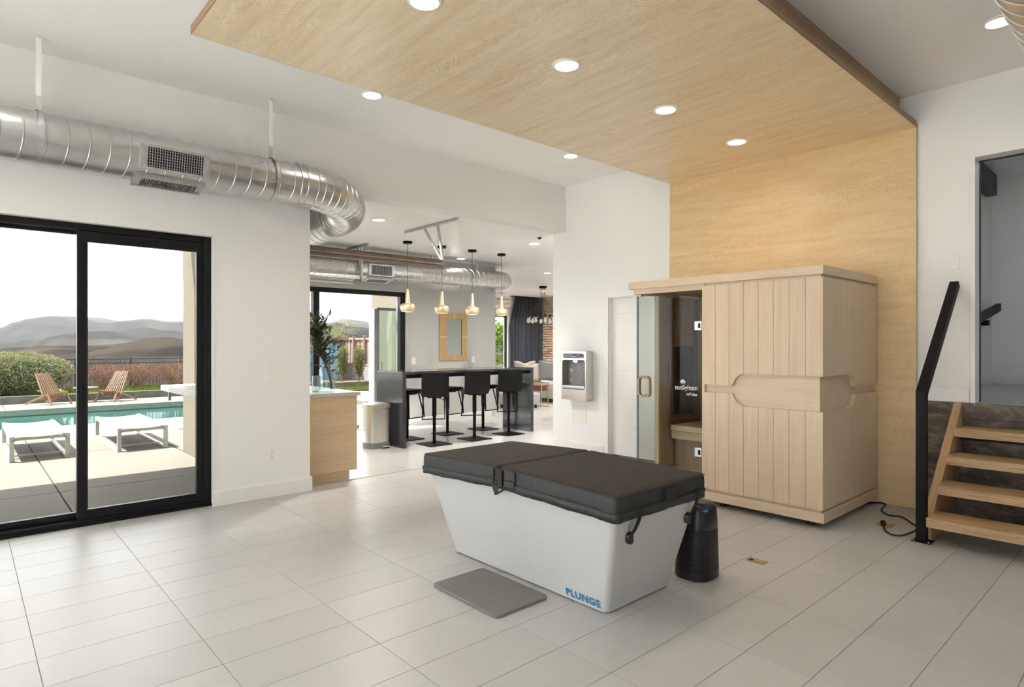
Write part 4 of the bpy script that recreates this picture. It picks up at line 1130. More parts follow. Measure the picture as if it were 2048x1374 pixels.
MB().loft([[(x, y, z) for x, y in rrect(4.27, 4.40, 7.37, 7.42, .015, 3)] for z in (.018, .036)]).build('pedal', 'chrome', bn, bevel=.003)
# bar
br = thing('bar_table', 'long dark stone bar with waterfall ends', 'bar', (5.73, 7.55, 0))
MB().box(4.478, 6.972, 7.205, 7.905, 1.010, 1.05).build('top', 'bar_top', br, bevel=.002)
MB().box(4.478, 4.538, 7.205, 7.905, 0, 1.0095).build('end_panel', 'bar_top', br, bevel=.002)
MB().box(6.912, 6.972, 7.205, 7.905, 0, 1.0095).build('end_panel', 'bar_top', br, bevel=.002)
MB().box(4.54, 6.91, 7.26, 7.30, .955, 1.0095).box(4.54, 6.91, 7.82, 7.86, .955, 1.0095).build('apron', 'black_metal', br)
# stools
def make_stool():
    t_ = thing('bar_stool', 'black bar stool', 'stool', (0, 0, 0), 'black stools at the bar')
    def b(mb, name, mat, **k): return mb.build(name, mat, t_, world=False, **k)
    b(MB().box(-.19, .19, -.19, .19, 0, .012), 'base_plate', 'black_metal', bevel=.003)
    b(MB().tube([(0, 0, .012), (0, 0, .42)], .024, 14), 'lower_column', 'black_metal', smooth=True)
    b(MB().tube([(0, 0, .40), (0, 0, .68)], .031, 14), 'upper_column', 'black_metal', smooth=True)
    b(MB().box(-.10, .10, -.10, .10, .67, .69), 'seat_plate', 'black_metal')
    pts = rrect(-.19, .19, -.19, .20, .05, 4)
    b(MB().loft([[(x * f_, y * f_, z) for x, y in pts] for f_, z in ((.93, .69), (1, .702), (1, .735), (.95, .75))]), 'seat', 'black_leather', smooth=True, bevel=0)
    # backrest on the -Y side, leaning outwards
    rows = []
    for z, y, w_ in ((.70, -.185, .18), (.745, -.225, .187), (.84, -.25, .190), (.94, -.268, .190), (1.02, -.278, .182), (1.035, -.28, .174)):
        rows.append([(-w_, y + .012, z), (-w_ * .5, y - .004, z), (w_ * .5, y - .004, z), (w_, y + .012, z), (w_, y + .038, z), (w_ * .5, y + .024, z), (-w_ * .5, y + .024, z), (-w_, y + .038, z)])
    b(MB().loft(rows), 'backrest', 'black_leather', smooth=True)
    for s_ in (-1, 1):
        b(MB().bar((s_ * .150, .17, .70), (s_ * .165, .195, .335), .014, .014, (0, 1, 0)), 'footrest_arm', 'black_metal')
        b(MB().bar((s_ * .150, .09, .70), (s_ * .165, .195, .335), .014, .014, (0, 1, 0)), 'footrest_brace', 'black_metal')
    b(MB().box(-.172, .172, .188, .202, .328, .342), 'footrest', 'black_metal')
    b(MB().tube([(.03, -.02, .67), (.10, -.04, .65), (.15, -.05, .62)], .005, 6), 'lever', 'black_metal', smooth=True)
    return t_
s0 = make_stool()
spots = [(5.017, 7.225, .0, 'black bar stool on the near side of the bar next to the trash can'),
         (5.75, 7.225, 0, 'middle black bar stool on the near side of the bar'),
         (6.477, 7.265, 0, 'black bar stool on the near side of the bar towards the lounge'),
         (4.99, 7.90, PI, 'black bar stool on the far side of the bar behind the dark end panel'),
         (5.76, 7.93, PI, 'middle black bar stool on the far side of the bar'),
         (6.535, 7.98, PI, 'black bar stool on the far side of the bar towards the lounge')]
for i, (x, y, a, lab) in enumerate(spots):
    o = s0 if i == 0 else copy_tree(s0)
    rz_ = a + (-.55, -.48, -.62, .25, .12, .2)[i]
    o.location = (x, y, 0); o.rotation_euler = (0, 0, rz_); o['label'] = lab
    for ch_ in o.children:
        if ch_.name.startswith('base_plate'): ch_.rotation_euler = (0, 0, -rz_)
# small paper scrap on the floor under the bar
tag(B(5.93, 6.00, 7.54, 7.58, .001, .012).build('door_stop', 'plastic_white', bevel=.002), 'small white wedge lying on the floor between stools', 'wedge')
# pendants
def make_pendant():
    t_ = thing('pendant_lamp', 'x', 'lamp', (0, 0, 0), 'brass pendant lamps over the bar')
    MB().lathe([(.07, 0), (.07, -.03), (.062, -.034)], (0, 0, 0), 24).build('canopy', 'black_metal', t_, True, world=False)
    MB().tube([(0, 0, -.03), (0, 0, -.74)], .0045, 6).build('cord', 'cord_grey', t_, True, world=False)
    pr = [(.018, -.715), (.021, -.72), (.036, -.905), (.041, -.928), (.082, -.936), (.105, -.952), (.114, -.982), (.110, -1.015), (.099, -1.042), (.090, -1.056), (.086, -1.056), (.10, -1.005), (.10, -.96), (.04, -.93), (.0, -.93)]
    MB().lathe([(r, z) for r, z in pr[:4]], (0, 0, 0), 28).build('neck', 'brass_gold', t_, True, world=False)
    MB().lathe([(r, z) for r, z in pr[3:]], (0, 0, 0), 28, False).build('shade', 'brass_gold', t_, True, world=False)
    MB().lathe([(.001, -.95), (.03, -.97), (.035, -1.0), (.02, -1.025), (.001, -1.03)], (0, 0, 0), 14).build('bulb', 'lamp_lens', t_, True, world=False)
    return t_
p0 = make_pendant()
for i, (x, lab) in enumerate(((4.966, 'brass pendant lamp over the bar in front of the folded glass door'), (5.594, 'brass pendant lamp over the bar hanging from the second canopy'), (6.2, 'brass pendant lamp over the bar beside the rattan mirror'), (6.835, 'brass pendant lamp over the bar nearest the lounge'))):
    o = p0 if i == 0 else copy_tree(p0)
    o.location = (x, 7.85, KZ); o['label'] = lab
# overhead door tracks
def track(name, x0, x1, y, z0, z1, mat, label, stripY, stripX, feet):
    t_ = thing(name, label, 'track', (x1, y, z1))
    h_ = z1 - z0
    MB().box(x0, x1, y - .003, y + .003, z0, z1).build('web', mat, t_)
    MB().box(x0, x1, y - .05, y, z1 - .004, z1).build('top_flange', mat, t_)
    MB().tube([(x0, y - .012, z0 + h_ * .50), (x1, y - .012, z0 + h_ * .50)], .009, 8).build('roller_bead', 'galv_bracket', t_)
    MB().box(x0, x1, y - .026, y, z0 - .003, z0).box(x0, x1, y - .028, y - .025, z0, z0 + .018).build('lower_lip', mat, t_)
    for k in range(int((x1 - x0) / .28)):
        MB().lathe([(.007, 0), (.007, .004)], (x0 + .1 + k * .28, y - .006, z0 + h_ * .75), 8).build('bolt', 'screw_steel', t_)
    MB().box(stripX - .016, stripX + .016, stripY[0], stripY[1], KZ - .004, KZ).box(stripX - .016, stripX - .013, stripY[0], stripY[1], KZ - .035, KZ).build('ceiling_angle', 'galv_bracket', t_)
    for fy in feet:
        a = Vector((stripX, fy, KZ - .02)); b_ = Vector((stripX, y + .008, z0 + h_ * .7))
        arm = MB().bar(a, b_, .030, .003, (1, 0, 0)).bar(a + Vector((.015, 0, 0)), b_ + Vector((.015, 0, 0)), .003, .03, (1, 0, 0)).build('hanger_angle', 'galv_bracket', t_)
        hm = MB(); n_ = int((b_ - a).length / .03)
        for k in range(1, n_):
            p = a.lerp(b_, k / n_); d = (b_ - a).normalized(); s_ = Vector((0, -d.z, d.y))
            hm.add([p + Vector((-.0175, 0, 0)) + d * .008 + s_ * .004, p + Vector((-.0175, 0, 0)) - d * .008 + s_ * .004, p + Vector((-.0175, 0, 0)) - d * .008 - s_ * .004, p + Vector((-.0175, 0, 0)) + d * .008 - s_ * .004], [(0, 1, 2, 3)])
        hm.build('punched_holes', 'grey_frame', arm)
    return t_
track('overhead_door_track', 2.53, 4.49, 6.29, 2.385, 2.484, 'track_steel_shaded', 'overhead door track with a shaded brown cast in its colour hanging near the kitchen opening', (5.962, 7.17), 4.5, (6.716, 6.41))
track('overhead_door_track', 2.53, 4.46, 8.62, 2.355, 2.435, 'galv_bracket', 'galvanised overhead door track hanging below the rear duct', (8.38, 9.12), 4.61, (8.75, 8.62))
# rear ducts
rd = thing('spiral_duct', 'galvanised spiral duct along the grey mirror wall above the bar', 'duct', (5.3, 8.85, 2.62))
RR = .155
duct_pipe([(2.75, 8.85, 2.60), (7.58, 8.85, 2.665)], RR, .125).build('pipe', 'galvanised', rd, True)
duct_pipe([(7.55, 8.85, 2.665)] + arc(7.60, 9.20, .35, -PI / 2, 0, 10, 2.666, 2.67) + [(7.95, 9.48, 2.672)], RR + .003, .075, helical=False).build('elbow', 'galvanised', rd, True)
register(rd, 4.78, 5.24, 8.85, 2.632, RR, math.radians(5), 16)
register(rd, 4.78, 5.24, 8.85, 2.632, RR, math.radians(78), 16)
for x in (3.4, 4.95, 5.7, 6.1, 7.1): MB().box(x - .012, x + .012, 8.84, 8.86, 2.79, KZ - .001).build('hanger_strap', 'galv_bracket', rd)
rd2 = thing('spiral_duct', 'short galvanised spiral duct end beside the lounge curtain', 'duct', (11.6, 13.7, 2.66))
duct_pipe([(8.07, 13.75, 2.66), (12.18, 13.75, 2.66)], .165, .125).build('pipe', 'galvanised', rd2, True)
MB().loft([[(12.18 + .165 * math.sin(a), 13.75 + .165 * math.cos(a) * math.cos(2*PI*k/28), 2.66 + .165 * math.cos(a) * math.sin(2*PI*k/28)) for k in range(28)] for a in (0, .4, .8, 1.15, 1.45)]).build('end_cap', 'galvanised', rd2, True)
for x in (8.6, 10.4, 12.0): MB().box(x - .012, x + .012, 13.74, 13.76, 2.81, KZ - .001).build('hanger_strap', 'galv_bracket', rd2)
# ceiling gadgets
dc = thing('dome_camera', 'white dome camera on the low ceiling near the header', 'camera', (6.058, 6.139, KZ))
MB().lathe([(.052, 0), (.050, -.022), (.036, -.034)], (6.058, 6.139, KZ), 24).build('housing', 'plastic_white', dc, True)
MB().lathe([(.030, -.034), (.028, -.048), (.018, -.060), (.004, -.064)], (6.058, 6.139, KZ), 20).build('dome', 'black_plastic', dc, True)
o = MB().lathe([(.055, 0), (.058, -.012), (.05, -.03), (.03, -.036)], (6.526, 6.327, KZ), 24).build('smoke_detector', 'plastic_white', None, True)
tag(o, 'white smoke detector on the low ceiling at the wall end', 'detector')
o = MB().lathe([(.12, 0), (.12, -.006), (.11, -.009), (.0, -.009)], (6.627, 7.972, KZ), 32, False).build('ceiling_speaker', 'trim_white', None, True)
tag(o, 'round white flush ceiling speaker between two pendants', 'speaker')
# mirror
mr = thing('wall_mirror', 'rectangular mirror with broad rattan frame on the grey wall', 'mirror', (6.825, 9.22, 1.576))
mx0, mx1, mz0, mz1 = 6.513, 7.139, 1.134, 2.018; ix0, ix1, iz0, iz1 = 6.66, 7.02, 1.225, 1.912
yf = 9.195
def quad(a): return MB().loft([[(x, yf, z) for x, z in a], [(x, 9.228, z) for x, z in a]])
for a in ([(mx0, mz0), (mx1, mz0), (ix1, iz0), (ix0, iz0)], [(mx0, mz1), (ix0, iz1), (ix1, iz1), (mx1, mz1)], [(mx0, mz0), (ix0, iz0), (ix0, iz1), (mx0, mz1)], [(mx1, mz0), (mx1, mz1), (ix1, iz1), (ix1, iz0)]):
    quad(a).build('frame_side', 'rattan', mr)
MB().box(ix0, ix1, 9.212, 9.216, iz0, iz1).build('mirror_glass', 'mirror', mr)
cxm = (ix0 + ix1) / 2; czm = (iz0 + iz1) / 2
MB().box(cxm - .004, cxm + .004, yf - .003, yf, mz0, iz0).box(cxm - .004, cxm + .004, yf - .003, yf, iz1, mz1).box(mx0, ix0, yf - .003, yf, czm - .004, czm + .004).box(ix1, mx1, yf - .003, yf, czm - .004, czm + .004).build('inlay', 'print_white', mr)
# glazed opening in the kitchen north wall and its folded leaf
w1 = thing('window_1', 'black framed wide glazed opening behind the bar', None, (4.16, 9.3, 0), kind='structure')
MB().box(2.52, 5.80, 9.25, 9.36, 2.27, 2.345).box(5.705, 5.80, 9.25, 9.36, 0, 2.27).box(4.12, 4.22, 9.25, 9.36, 0, 2.27).box(2.52, 2.60, 9.25, 9.36, 0, 2.27).box(2.60, 4.12, 9.25, 9.36, 0, .08).build('frame', 'black_frame', w1, bevel=.004)
MB().box(4.22, 5.705, 9.25, 9.36, 0, .012).build('sill', 'grey_frame', w1)
MB().box(2.60, 4.12, 9.30, 9.31, .08, 2.27).build('pane', 'pane_glass', w1)
MB().box(4.55, 4.98, 9.38, 9.44, .0, .07).build('sill', 'grey_frame', w1)
fl = thing('door_3', 'grey framed folding glass door leaf standing open outside the bar', None, (5.55, 9.62, 0), kind='structure')
MB().box(5.375, 5.435, 9.57, 9.66, .0, 2.062).build('stile', 'grey_frame', fl, bevel=.004)
fr(MB(), 5.44, 5.99, 9.60, 9.64, .0, 2.085, .05).build('frame', 'grey_frame', fl, bevel=.003)
MB().box(5.495, 5.935, 9.614, 9.622, .055, 2.03).build('pane', 'green_glass', fl)
MB().box(5.52, 5.53, 9.57, 9.60, .95, 1.12).build('handle', 'silver', fl)

# ================================================================== LOUNGE
cu = thing('curtain', 'dark navy velvet curtain beside the brick wall', 'curtain', (13.6, 14.3, 0))
vs, fs = [], []
nx, nz_ = 120, 16
for i in range(nx + 1):
    for j in range(nz_ + 1):
        u = i / nx; v = j / nz_
        x = 12.80 + 1.45 * u - (1 - u) * .0 + .22 * (1 - u) * max(0, v - .7) / .3
        ph = 2 * PI * (8.5 * u + .35 * math.sin(5 * u) + .15 * v * math.sin(9 * u))
        y = 14.27 + (.055 + .02 * math.sin(13 * u)) * math.sin(ph) * (1 - .35 * v)
        vs.append((x, y, .04 + v * 2.91))
for i in range(nx):
    for j in range(nz_):
        a = i * (nz_ + 1) + j; fs.append((a, a + nz_ + 1, a + nz_ + 2, a + 1))
mb = MB(); mb.add(vs, fs)
o = mb.build('drape', 'curtain_navy', cu, True); md = o.modifiers.new('solid', 'SOLIDIFY'); md.thickness = .006
MB().box(12.85, 14.28, 14.25, 14.33, 2.955, 2.974).build('ceiling_rail', 'black_metal', cu)
w2 = thing('window_2', 'tall black topped window beside the navy curtain', None, (12.1, 14.45, .45), kind='structure')
fr(MB(), 11.3, 12.80, 14.45, 14.52, .45, 2.36, .05, .06, .05).build('frame', 'black_frame', w2)
MB().box(11.35, 12.75, 14.48, 14.488, .50, 2.30).build('pane', 'pane_glass', w2)
ch = thing('cluster_chandelier', 'black cluster chandelier with bare bulbs hanging in front of the brick wall', 'chandelier', (11.40, 11.42, KZ))
cx, cy = 11.40, 11.42
MB().lathe([(.10, 0), (.10, -.05), (.09, -.055)], (cx, cy, KZ), 24).build('canopy', 'black_metal', ch, True)
nb = 10
for k in range(nb):
    a = 2 * PI * k / nb + .3
    bxp, byp = cx + .40 * math.cos(a), cy + .40 * math.sin(a)
    z0_ = 2.19
    pth = smooth_path([(cx + .06 * math.cos(a), cy + .06 * math.sin(a), KZ - .05), (cx + .07 * math.cos(a), cy + .07 * math.sin(a), KZ - .30), (cx + .22 * math.cos(a), cy + .22 * math.sin(a), KZ - .55), (bxp, byp, z0_ + .05)], 6)
    cd = MB().tube(pth, .0035, 6).build('cable', 'cord_grey', ch, True)
    MB().lathe([(.022, .05), (.024, .0), (.024, -.05)], (bxp, byp, z0_), 12).build('lamp_socket', 'black_plastic', cd, True)
    MB().lathe([(.018, -.05), (.028, -.085), (.045, -.125), (.040, -.165), (.018, -.185), (.001, -.188)], (bxp, byp, z0_), 14).build('bulb', 'bulb_glass', cd, True)
    MB().lathe([(.006, -.08), (.018, -.12), (.014, -.15), (.001, -.155)], (bxp, byp, z0_), 8).build('filament', 'print_white', cd, True)
MB().tube([(cx + .40 * math.cos(2*PI*k/30), cy + .40 * math.sin(2*PI*k/30), 2.165) for k in range(31)], .006, 6).build('ring', 'black_metal', ch, True)
def pillow(name, label, mat, c, w_, h_, d_, rz, tilt_):
    n_ = 14; vs, fs = [], []
    for sgn in (1, -1):
        for i in range(n_ + 1):
            for j in range(n_ + 1):
                u = -1 + 2 * i / n_; v = -1 + 2 * j / n_
                k = max(0, (1 - u * u)) ** .42 * max(0, (1 - v * v)) ** .42
                pin = 1 - .10 * (1 - abs(u)) * abs(v) ** 3 - .0; pin2 = 1 - .10 * (1 - abs(v)) * abs(u) ** 3
                notch = -.10 * h_ * math.exp(-(u / .35) ** 2) * max(0, v) ** 3
                vs.append((u * w_ / 2 * pin2, sgn * d_ / 2 * k, v * h_ / 2 * pin + notch))
    m_ = (n_ + 1) ** 2
    for s_ in (0, 1):
        for i in range(n_):
            for j in range(n_):
                a = s_ * m_ + i * (n_ + 1) + j
                fs.append((a, a + n_ + 1, a + n_ + 2, a + 1) if s_ else (a, a + 1, a + n_ + 2, a + n_ + 1))
    mb = MB(); mb.add(vs, fs)
    o = mb.build(name, mat, None, True)
    o.location = c; o.rotation_euler = (tilt_, 0, rz)
    return tag(o, label, 'cushion', 'cushions on the lounge sofa')
def soft(mb, name, mat, parent, bev=.035): return mb.build(name, mat, parent, bevel=bev, seg=4)
sf = thing('sectional_sofa', 'light grey low sectional sofa in front of the brick wall', 'sofa', (11.6, 11.2, 0))
soft(MB().box(10.72, 11.80, 9.3, 11.9, .09, .40), 'seat_base', 'fabric_grey', sf)
soft(MB().box(10.75, 11.80, 9.32, 10.6, .36, .46), 'seat_cushion', 'fabric_grey', sf)
soft(MB().box(10.75, 11.80, 10.62, 11.9, .36, .46), 'seat_cushion', 'fabric_grey', sf)
soft(MB().box(11.78, 12.05, 9.3, 12.3, .09, .78), 'backrest', 'fabric_grey', sf)
soft(MB().box(9.2, 12.05, 11.9, 12.2, .09, .74), 'backrest', 'fabric_grey', sf)
soft(MB().box(9.2, 10.72, 11.0, 11.9, .09, .42), 'seat_base', 'fabric_grey', sf)
for x, y in ((10.80, 9.4), (10.80, 10.62), (9.3, 11.1), (11.9, 9.4), (11.9, 12.1)): MB().lathe([(.035, 0), (.035, .092)], (x, y, 0), 10).build('foot', 'black_plastic', sf)
ot = thing('ottoman', 'light grey upholstered ottoman beside the brass side table', 'ottoman', (9.3, 10.2, 0))
soft(MB().box(8.98, 9.72, 9.80, 10.50, .075, .345), 'cushion', 'fabric_grey', ot, .05)
for x, y in ((9.08, 9.88), (9.63, 9.88), (9.08, 10.42), (9.63, 10.42)): MB().lathe([(.03, 0), (.03, .085)], (x, y, 0), 10).build('foot', 'black_plastic', ot)
stb = thing('side_table', 'slim brass framed side table with brown leather sling', 'side table', (9.75, 10.1, 0))
for x, y in ((9.77, 9.84), (9.99, 9.84), (9.77, 10.6), (9.99, 10.6)): MB().box(x - .008, x + .008, y - .008, y + .008, 0, .55).build('leg', 'gold_tube', stb)
MB().box(9.762, 9.998, 9.832, 9.848, .534, .55).box(9.762, 9.998, 10.592, 10.608, .534, .55).box(9.762, 9.778, 9.84, 10.6, .534, .55).box(9.982, 9.998, 9.84, 10.6, .534, .55).box(9.982, 9.998, 9.84, 10.6, .0, .016).build('rail', 'gold_tube', stb)
MB().box(9.785, 9.975, 9.86, 10.58, .37, .50).build('leather_sling', 'leather_brown', stb, bevel=.01)
FACE = FWD - PI / 2
pillow('throw_cushion', 'plain cream throw cushion at the front of the sofa', 'cushion_cream', (10.98, 11.45, .70), .52, .50, .18, FACE + .1, -.25)
pillow('throw_cushion', 'pale grey throw cushion leaning behind the cream one', 'cushion_grey', (11.02, 11.72, .75), .58, .52, .18, FACE, -.25)
pillow('throw_cushion', 'patterned slate throw cushion at the edge of the white wall', 'cushion_slate', (11.30, 11.10, .76), .55, .54, .18, FACE - .1, -.25)
pillow('throw_cushion', 'small dark throw cushion tucked between the cream and slate ones', 'cushion_slate', (11.16, 11.42, .66), .40, .34, .15, FACE, -.25)
pillow('throw_cushion', 'white throw cushion peeping above the end of the bar', 'cushion_grey', (9.9, 11.70, .70), .5, .48, .18, FACE, -.25)
# ================================================================== OUTDOORS
GZ = -.08
def pt_dir(px): return FWD - math.atan((px - 1024) / 1219.0)
pat = struct('floor_patio', B(-9, 14, 5.95, 14.0, -.30, GZ - .03).box(-9, 14, 18.05, 19.9, -.30, GZ - .03), 'soil', 'pale concrete pool terrace outside the glass doors')
XE = [-9, -6.6, -4.15, -1.70, .735, 3.15, 5.6, 8.05, 10.5, 13.9]
def slab(x0, x1, y0, y1): MB().box(x0 + .006, x1 - .006, y0 + .006, y1 - .006, GZ - .06, GZ).build('slab', 'patio_concrete', pat, bevel=.008)
for a, b_ in zip(XE, XE[1:]):
    for c, d in ((5.96, 7.72), (7.72, 10.37), (10.37, 12.4), (12.4, 14.0)):
        if a >= 2.3 and d <= 9.6: continue
        if a >= 7.9 and d < 14.1: continue
        if a < 2.3 < b_ and c < 9.5:
            slab(a, 2.315, c, d); 
            if d > 9.6: slab(2.327, b_, 9.57, d)
        elif c < 9.57 < d and a > 2.3: slab(a, min(b_, 7.94), 9.57, d)
        else: slab(a, min(b_, 7.94) if c < 14.0 and a < 7.94 else b_, c, d)
for a, b_ in zip(XE, XE[1:]): slab(a, b_, 18.06, 19.88)
struct('floor_side_terrace', B(7.95, 14.2, 14.62, 18.4, -.3, GZ), 'patio_concrete', 'pale terrace beyond the corner of the lounge')
# pool
m, b = base('pool_plaster', (.27, .33, .315), .6)
m = bpy.data.materials.new('pool_surface'); m.use_nodes = True
n, l = nodes_of(m); n.remove(n['Principled BSDF'])
tr = n.new('ShaderNodeBsdfTransparent'); tr.inputs['Color'].default_value = (.72, .88, .86, 1)
gls = n.new('ShaderNodeBsdfGlossy'); gls.inputs['Roughness'].default_value = .03
bmpn = n.new('ShaderNodeBump'); bmpn.inputs['Strength'].default_value = .12; bmpn.inputs['Distance'].default_value = .02
l.new(tex_noise(m, coords(m, (1, 1, 1)), 6, 3), bmpn.inputs['Height']); l.new(bmpn.outputs[0], gls.inputs['Normal'])
mx = n.new('ShaderNodeMixShader'); l.new(schlick(m, .02, .35), mx.inputs[0]); l.new(tr.outputs[0], mx.inputs[1]); l.new(gls.outputs[0], mx.inputs[2])
l.new(mx.outputs[0], n['Material Output'].inputs['Surface']); MATS['pool_surface'] = m
pool = thing('swimming_pool', 'long turquoise swimming pool across the terrace', 'pool', (1.0, 16, -.2))
MB().box(-9, 7.4, 14.0, 18.05, -1.5, -1.4).box(-9, 7.4, 13.98, 14.06, -1.4, -.17).box(-9, 7.4, 18.0, 18.07, -1.4, -.22).box(7.35, 7.5, 14.0, 18.05, -1.4, -.17).build('basin', 'pool_plaster', pool)
MB().box(2.75, 7.35, 14.05, 15.6, -1.4, -.36).build('step_ledge', 'pool_plaster', pool)
MB().box(-9, 7.4, 14.05, 18.01, -.205, -.20).build('water', 'pool_surface', pool)
MB().box(-9, 7.4, 18.0, 18.05, -.24, GZ).build('tile_band', 'pool_tile', pool)
MB().box(-9, 7.4, 13.995, 14.05, -.24, GZ).build('tile_band', 'pool_tile', pool)
tag(B(2.86, 3.45, 12.0, 12.6, GZ + .001, GZ + .012).build('outdoor_mat', 'mat_grey'), 'dark rubber mat on the terrace beside the cream wall', 'mat')
# roof overhang shading the terrace
struct('roof_overhang', B(-6.0, 2.34, 5.95, 9.45, 3.62, 3.80), 'ceiling_white', 'flat white roof overhang above the terrace')
# pass-through counter
pcn = thing('outdoor_counter', 'white cantilevered outdoor counter under the kitchen pass-through', 'counter', (2.1, 7.6, .86))
MB().box(1.915, 2.318, 6.2, 8.95, .83, .90).build('slab', 'kerb_concrete', pcn, bevel=.004)
pcn.children[0].data.materials[0] = MATS['lounger_white']
MB().box(1.985, 2.015, 8.85, 8.88, .70, .83).build('bracket', 'silver', pcn)
fw_ = thing('window_3', 'glazed pass-through window of the kitchen', None, (2.43, 7.5, .86), kind='structure')
MB().box(2.40, 2.46, 6.12, 8.95, 2.30, 2.36).box(2.40, 2.46, 6.12, 6.18, .92, 2.30).box(2.40, 2.46, 8.89, 8.95, .92, 2.30).box(2.40, 2.46, 7.50, 7.56, .92, 2.30).build('frame', 'black_frame', fw_)
MB().box(2.428, 2.434, 6.18, 8.89, .92, 2.30).build('pane', 'pane_glass', fw_)
# sun loungers
def make_lounger():
    t_ = thing('sun_lounger', 'x', 'lounger', (0, 0, 0), 'flat loungers on the terrace')
    W, L, Hh = .63, 1.93, .33
    def b(mb, name, mat, **k): return mb.build(name, mat, t_, world=False, **k)
    for s_ in (-1, 1):
        b(MB().box(s_ * W/2 - (.05 if s_ > 0 else 0), s_ * W/2 + (.05 if s_ < 0 else 0), -L/2, L/2, Hh - .055, Hh), 'side_rail', 'lounger_white', bevel=.004)
        b(MB().box(s_ * W/2 - (.05 if s_ > 0 else 0), s_ * W/2 + (.05 if s_ < 0 else 0), -L/2 + .05, L/2 - .05, .0, .03), 'floor_rail', 'lounger_white', bevel=.003)
        for e in (-1, 1):
            b(MB().box(s_ * W/2 - (.05 if s_ > 0 else 0), s_ * W/2 + (.05 if s_ < 0 else 0), e * L/2 - (.045 if e > 0 else 0), e * L/2 + (.045 if e < 0 else 0), .0, Hh - .055), 'leg', 'lounger_white', bevel=.003)
    for e in (-1, 1):
        b(MB().box(-W/2 + .05, W/2 - .05, e * (L/2 - .045) - .015, e * (L/2 - .045) + .015, Hh - .06, Hh - .03), 'end_rail', 'lounger_white')
    b(MB().box(-W/2 + .05, W/2 - .05, -L/2 + .30, -L/2 + .33, .03, .05), 'floor_brace', 'lounger_white')
    vs, fs = [], []
    for i in range(9):
        for j in range(13):
            x = -W/2 + .045 + (W - .09) * i / 8; y = -L/2 + .01 + (L - .02) * j / 12
            vs.append((x, y, Hh - .008 - .018 * math.sin(PI * i / 8) * (1 if 0 < i < 8 else 0)))
    for i in range(8):
        for j in range(12):
            a = i * 13 + j; fs.append((a, a + 13, a + 14, a + 1))
    mb = MB(); mb.add(vs, fs)
    o = b(mb, 'sling', 'sling_cream', smooth=True); md = o.modifiers.new('s', 'SOLIDIFY'); md.thickness = .006
    for s_ in (-1, 1): b(MB().lathe([(.012, 0), (.012, .006)], (s_ * .27, -L/2 - .0, .27), 8), 'bolt', 'black_plastic')
    return t_
l0 = make_lounger()
for i, (x, lab) in enumerate(((.755, 'white frame sun lounger seen through the outer glass panel'), (1.925, 'white frame sun lounger beside the cream wall'))):
    o = l0 if i == 0 else copy_tree(l0)
    o.location = (x, 10.99, GZ); o['label'] = lab
# slatted wooden garden chairs
def make_chair():
    t_ = thing('garden_chair', 'x', 'chair', (0, 0, 0), 'slatted wooden chairs beyond the pool')
    def b(mb, name, mat='teak_slat', **k): return mb.build(name, mat, t_, world=False, **k)
    nsl = 9
    for i in range(nsl):
        u = -1 + 2 * i / (nsl - 1)
        sag = .02 * (1 - u * u)
        b(MB().bar((u * .285, .10 + sag, .20), (u * .19, -.36 + sag * .5, .93), .020, .045, (0, 1, .5)), 'back_slat')
    for i in range(nsl - 1):
        u = -1 + 2 * (i + .5) / (nsl - 1)
        b(MB().bar((u * .27, -.22, .14), (u * .28, .34, .37 - .02 * (1 - u * u)), .020, .045, (0, 0, 1)), 'seat_slat')
    for s_ in (-1, 1):
        b(MB().bar((s_ * .30, -.60, .02), (s_ * .30, .10, .27), .030, .055, (0, 0, 1)), 'rear_leg')
        b(MB().bar((s_ * .28, .24, .34), (s_ * .31, .42, .0), .030, .05, (0, 1, 0)), 'front_leg')
    b(MB().tube([(-.31, .06, .25), (.31, .06, .25)], .012, 6), 'dowel')
    b(MB().tube([(-.31, .29, .345), (.31, .29, .345)], .012, 6), 'dowel')
    return t_
c0_ = make_chair()
for i, (x, y, rz, lab) in enumerate(((1.66, 19.25, math.radians(-147), 'slatted wooden garden chair in front of the round hedge'), (3.02, 19.25, math.radians(133), 'slatted wooden garden chair in front of the reddish shrubs'))):
    o = c0_ if i == 0 else copy_tree(c0_)
    o.location = (x, y, GZ); o.rotation_euler = (0, 0, rz); o['label'] = lab; o.scale = (.84, .84, .84)
gt = thing('garden_table', 'low wooden table between the two garden chairs', 'table', (2.42, 19.45, GZ))
MB().lathe([(.27, .36), (.28, .365), (.28, .385), (.27, .39)], (2.42, 19.45, GZ), 24).build('top', 'teak', gt)
for k in range(3):
    a = 2 * PI * k / 3 + .4
    MB().bar((2.42 + .24 * math.cos(a), 19.45 + .24 * math.sin(a), GZ), (2.42 - .08 * math.cos(a), 19.45 - .08 * math.sin(a), GZ + .36), .03, .03, (0, 0, 1)).build('leg', 'teak', gt)
